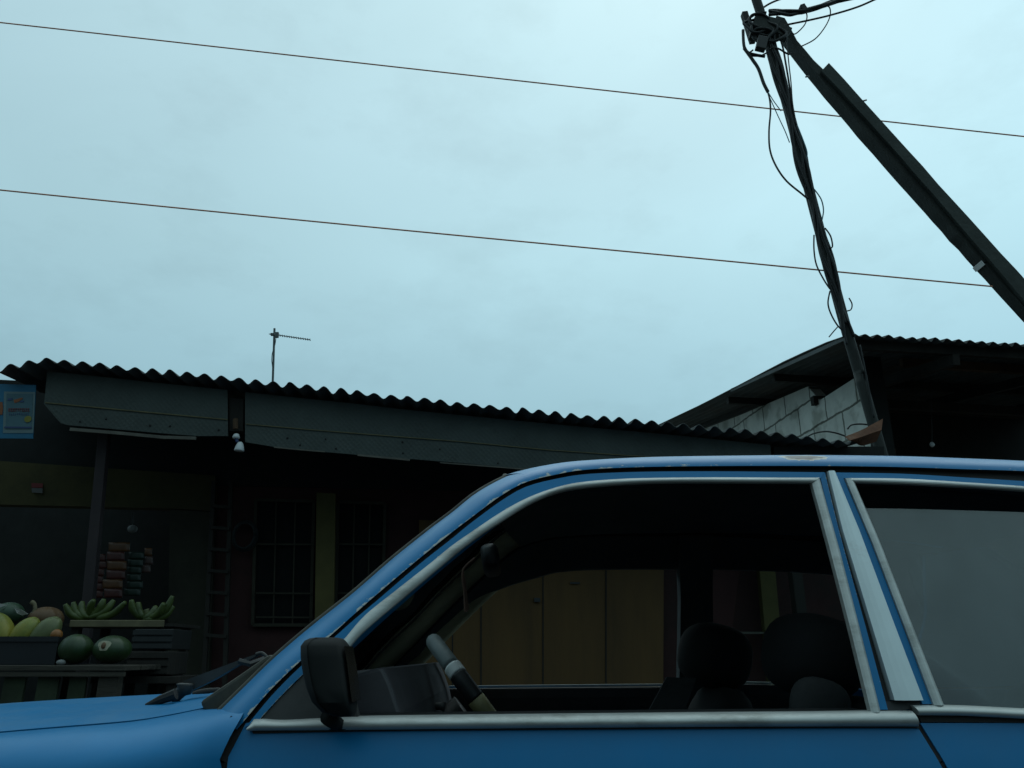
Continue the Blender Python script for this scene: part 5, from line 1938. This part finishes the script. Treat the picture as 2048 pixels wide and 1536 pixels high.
# pale side of the driver's backrest
mb = MB()
pts = [on_y(x, y, 2.075) for x, y in [(1334, 1354), (1392, 1357), (1364, 1440), (1288, 1440)]]
mb.prism(pts, (0, 0.01, 0)).build('back_cover', M['seat_piping'], s2)
v, f = pad((1.45, CY, 0.72), 0.09, 0.55, 0.26, R(-20), e=0.4)
obj('rear_bench', v, f, M['seat'], car, smooth=True)
# cabin floor and bulkheads
mb = MB()
mb.box((0.6, CY, 0.27), (1.25, 0, 0), (0, 0.60, 0), (0, 0, 0.015))
mb.box((-0.62, CY, 0.55), (0.012, 0, 0), (0, 0.58, 0), (0, 0, 0.30))
mb.build('floor_pan', M['rubber'], car)
# rear-view mirror and tassel
rm = obj('rear_view_mirror', *(lambda vf: vf)(pad(on_y(982, 1122, 1.98), 0.022, 0.12, 0.033, R(10), e=0.5)), M['black_plastic'], car, smooth=True)
MB().tube([on_y(982, 1112, 1.98), on_y(975, 1088, 1.98)], 0.006, 6).build('stem', M['black_plastic'], rm)
ts = thing('mirror_tassel', 'thin reddish brown tassel dangling from the rear view mirror of the car', 'tassel', on_y(932, 1222, 1.86))
MB().tube(spline([on_y(950, 1116, 1.86), on_y(930, 1134, 1.86), on_y(925, 1150, 1.86), on_y(928, 1180, 1.86)], 4), 0.003, 6).build('cord', M['tank_brown'], ts)
mb = MB()
for k in range(6):
    mb.tube([on_y(926, 1136 + k, 1.86 + 0.003 * k), on_y(928 + k * 0.8, 1180, 1.86 + 0.002 * k), on_y(930 + 1.3 * k, 1224 - (k % 3) * 3, 1.86 + 0.004 * k)], 0.0022, 5)
mb.build('fringe', M['tank_brown'], ts)

# rear of the body
rq = []
for side in (False, True):
    secs = []
    for k in range(15):
        x = 1.80 + 1.0 * k / 14
        row = []
        zt = 0.94 - 0.05 * (k / 14) ** 2
        row.append(V((x, ys(0.94, x) + 0.10, zt + 0.004)))
        row.append(V((x, ys(0.94, x) + 0.02, zt)))
        zl = 0.28
        dx = abs(x - 2.02)
        if dx < 0.34:
            zl = 0.30 + math.sqrt(max(0, 0.34 ** 2 - dx ** 2))
        for q in range(9):
            z = zt - 0.03 + (zl - zt + 0.03) * q / 8
            row.append(V((x, ys(z, x), z)))
        secs.append([mir(p) for p in row] if side else row)
    v, f = grid(secs)
    autosmooth(obj('rear_fender', v, f, M['paint'], car))
bt_ = []
for k in range(9):
    x = 2.05 + 0.75 * k / 8
    zt = 0.95 - 0.05 * ((x - 1.8)) ** 2
    y0 = ys(0.94, x) + 0.10
    bt_.append([V((x, y0 + (2 * CY - 2 * y0) * q / 10, zt + 0.03 * 4 * (q / 10) * (1 - q / 10))) for q in range(11)])
v, f = grid(bt_)
obj('boot_lid', v, f, M['paint'], car, smooth=True)
rb0 = [p for p in rsec[-1]]
rwin = []
y0 = ys(0.94, 2.05) + 0.13
for t in range(9):
    tt = t / 8
    row = []
    for q in range(11):
        top = V((rb0[8].x, rb0[8].y + (2 * CY - 2 * rb0[8].y) * q / 10, rb0[8].z + 0.02 * 4 * (q / 10) * (1 - q / 10)))
        bot = V((2.10, y0 + (2 * CY - 2 * y0) * q / 10, 0.962))
        row.append(top.lerp(bot, tt))
    rwin.append(row)
v, f = grid(rwin)
obj('rear_window', v, f, M['glass'], car, smooth=True)
MB().box((2.80, CY, 0.60), (0.015, 0, 0), (0, 0.66, 0), (0, 0, 0.29)).build('tail_panel', M['paint'], car)
MB().box((2.86, CY, 0.48), (0.05, 0, 0), (0, 0.70, 0), (0, 0, 0.06)).build('rear_bumper', M['chrome'], car, bevel=0.02)
for x in (-1.30, 2.02):
    for y, sg in ((1.46, -1), (2 * CY - 1.46, 1)):
        w = MB().lathe((x, y - 0.09 * sg, 0.30), (0, sg, 0), [(0.21, 0.0), (0.285, 0.005), (0.30, 0.03), (0.30, 0.15), (0.285, 0.175), (0.20, 0.18)], 32).build('wheel', M['tyre'], car, smooth=False)
        MB().lathe((x, y + 0.088 * sg, 0.30), (0, sg, 0), [(0.195, 0.0), (0.19, 0.010), (0.13, 0.006), (0.06, 0.02), (0.02, 0.02)], 24).build('rim', M['steel'], w)

bpy.context.view_layer.update()
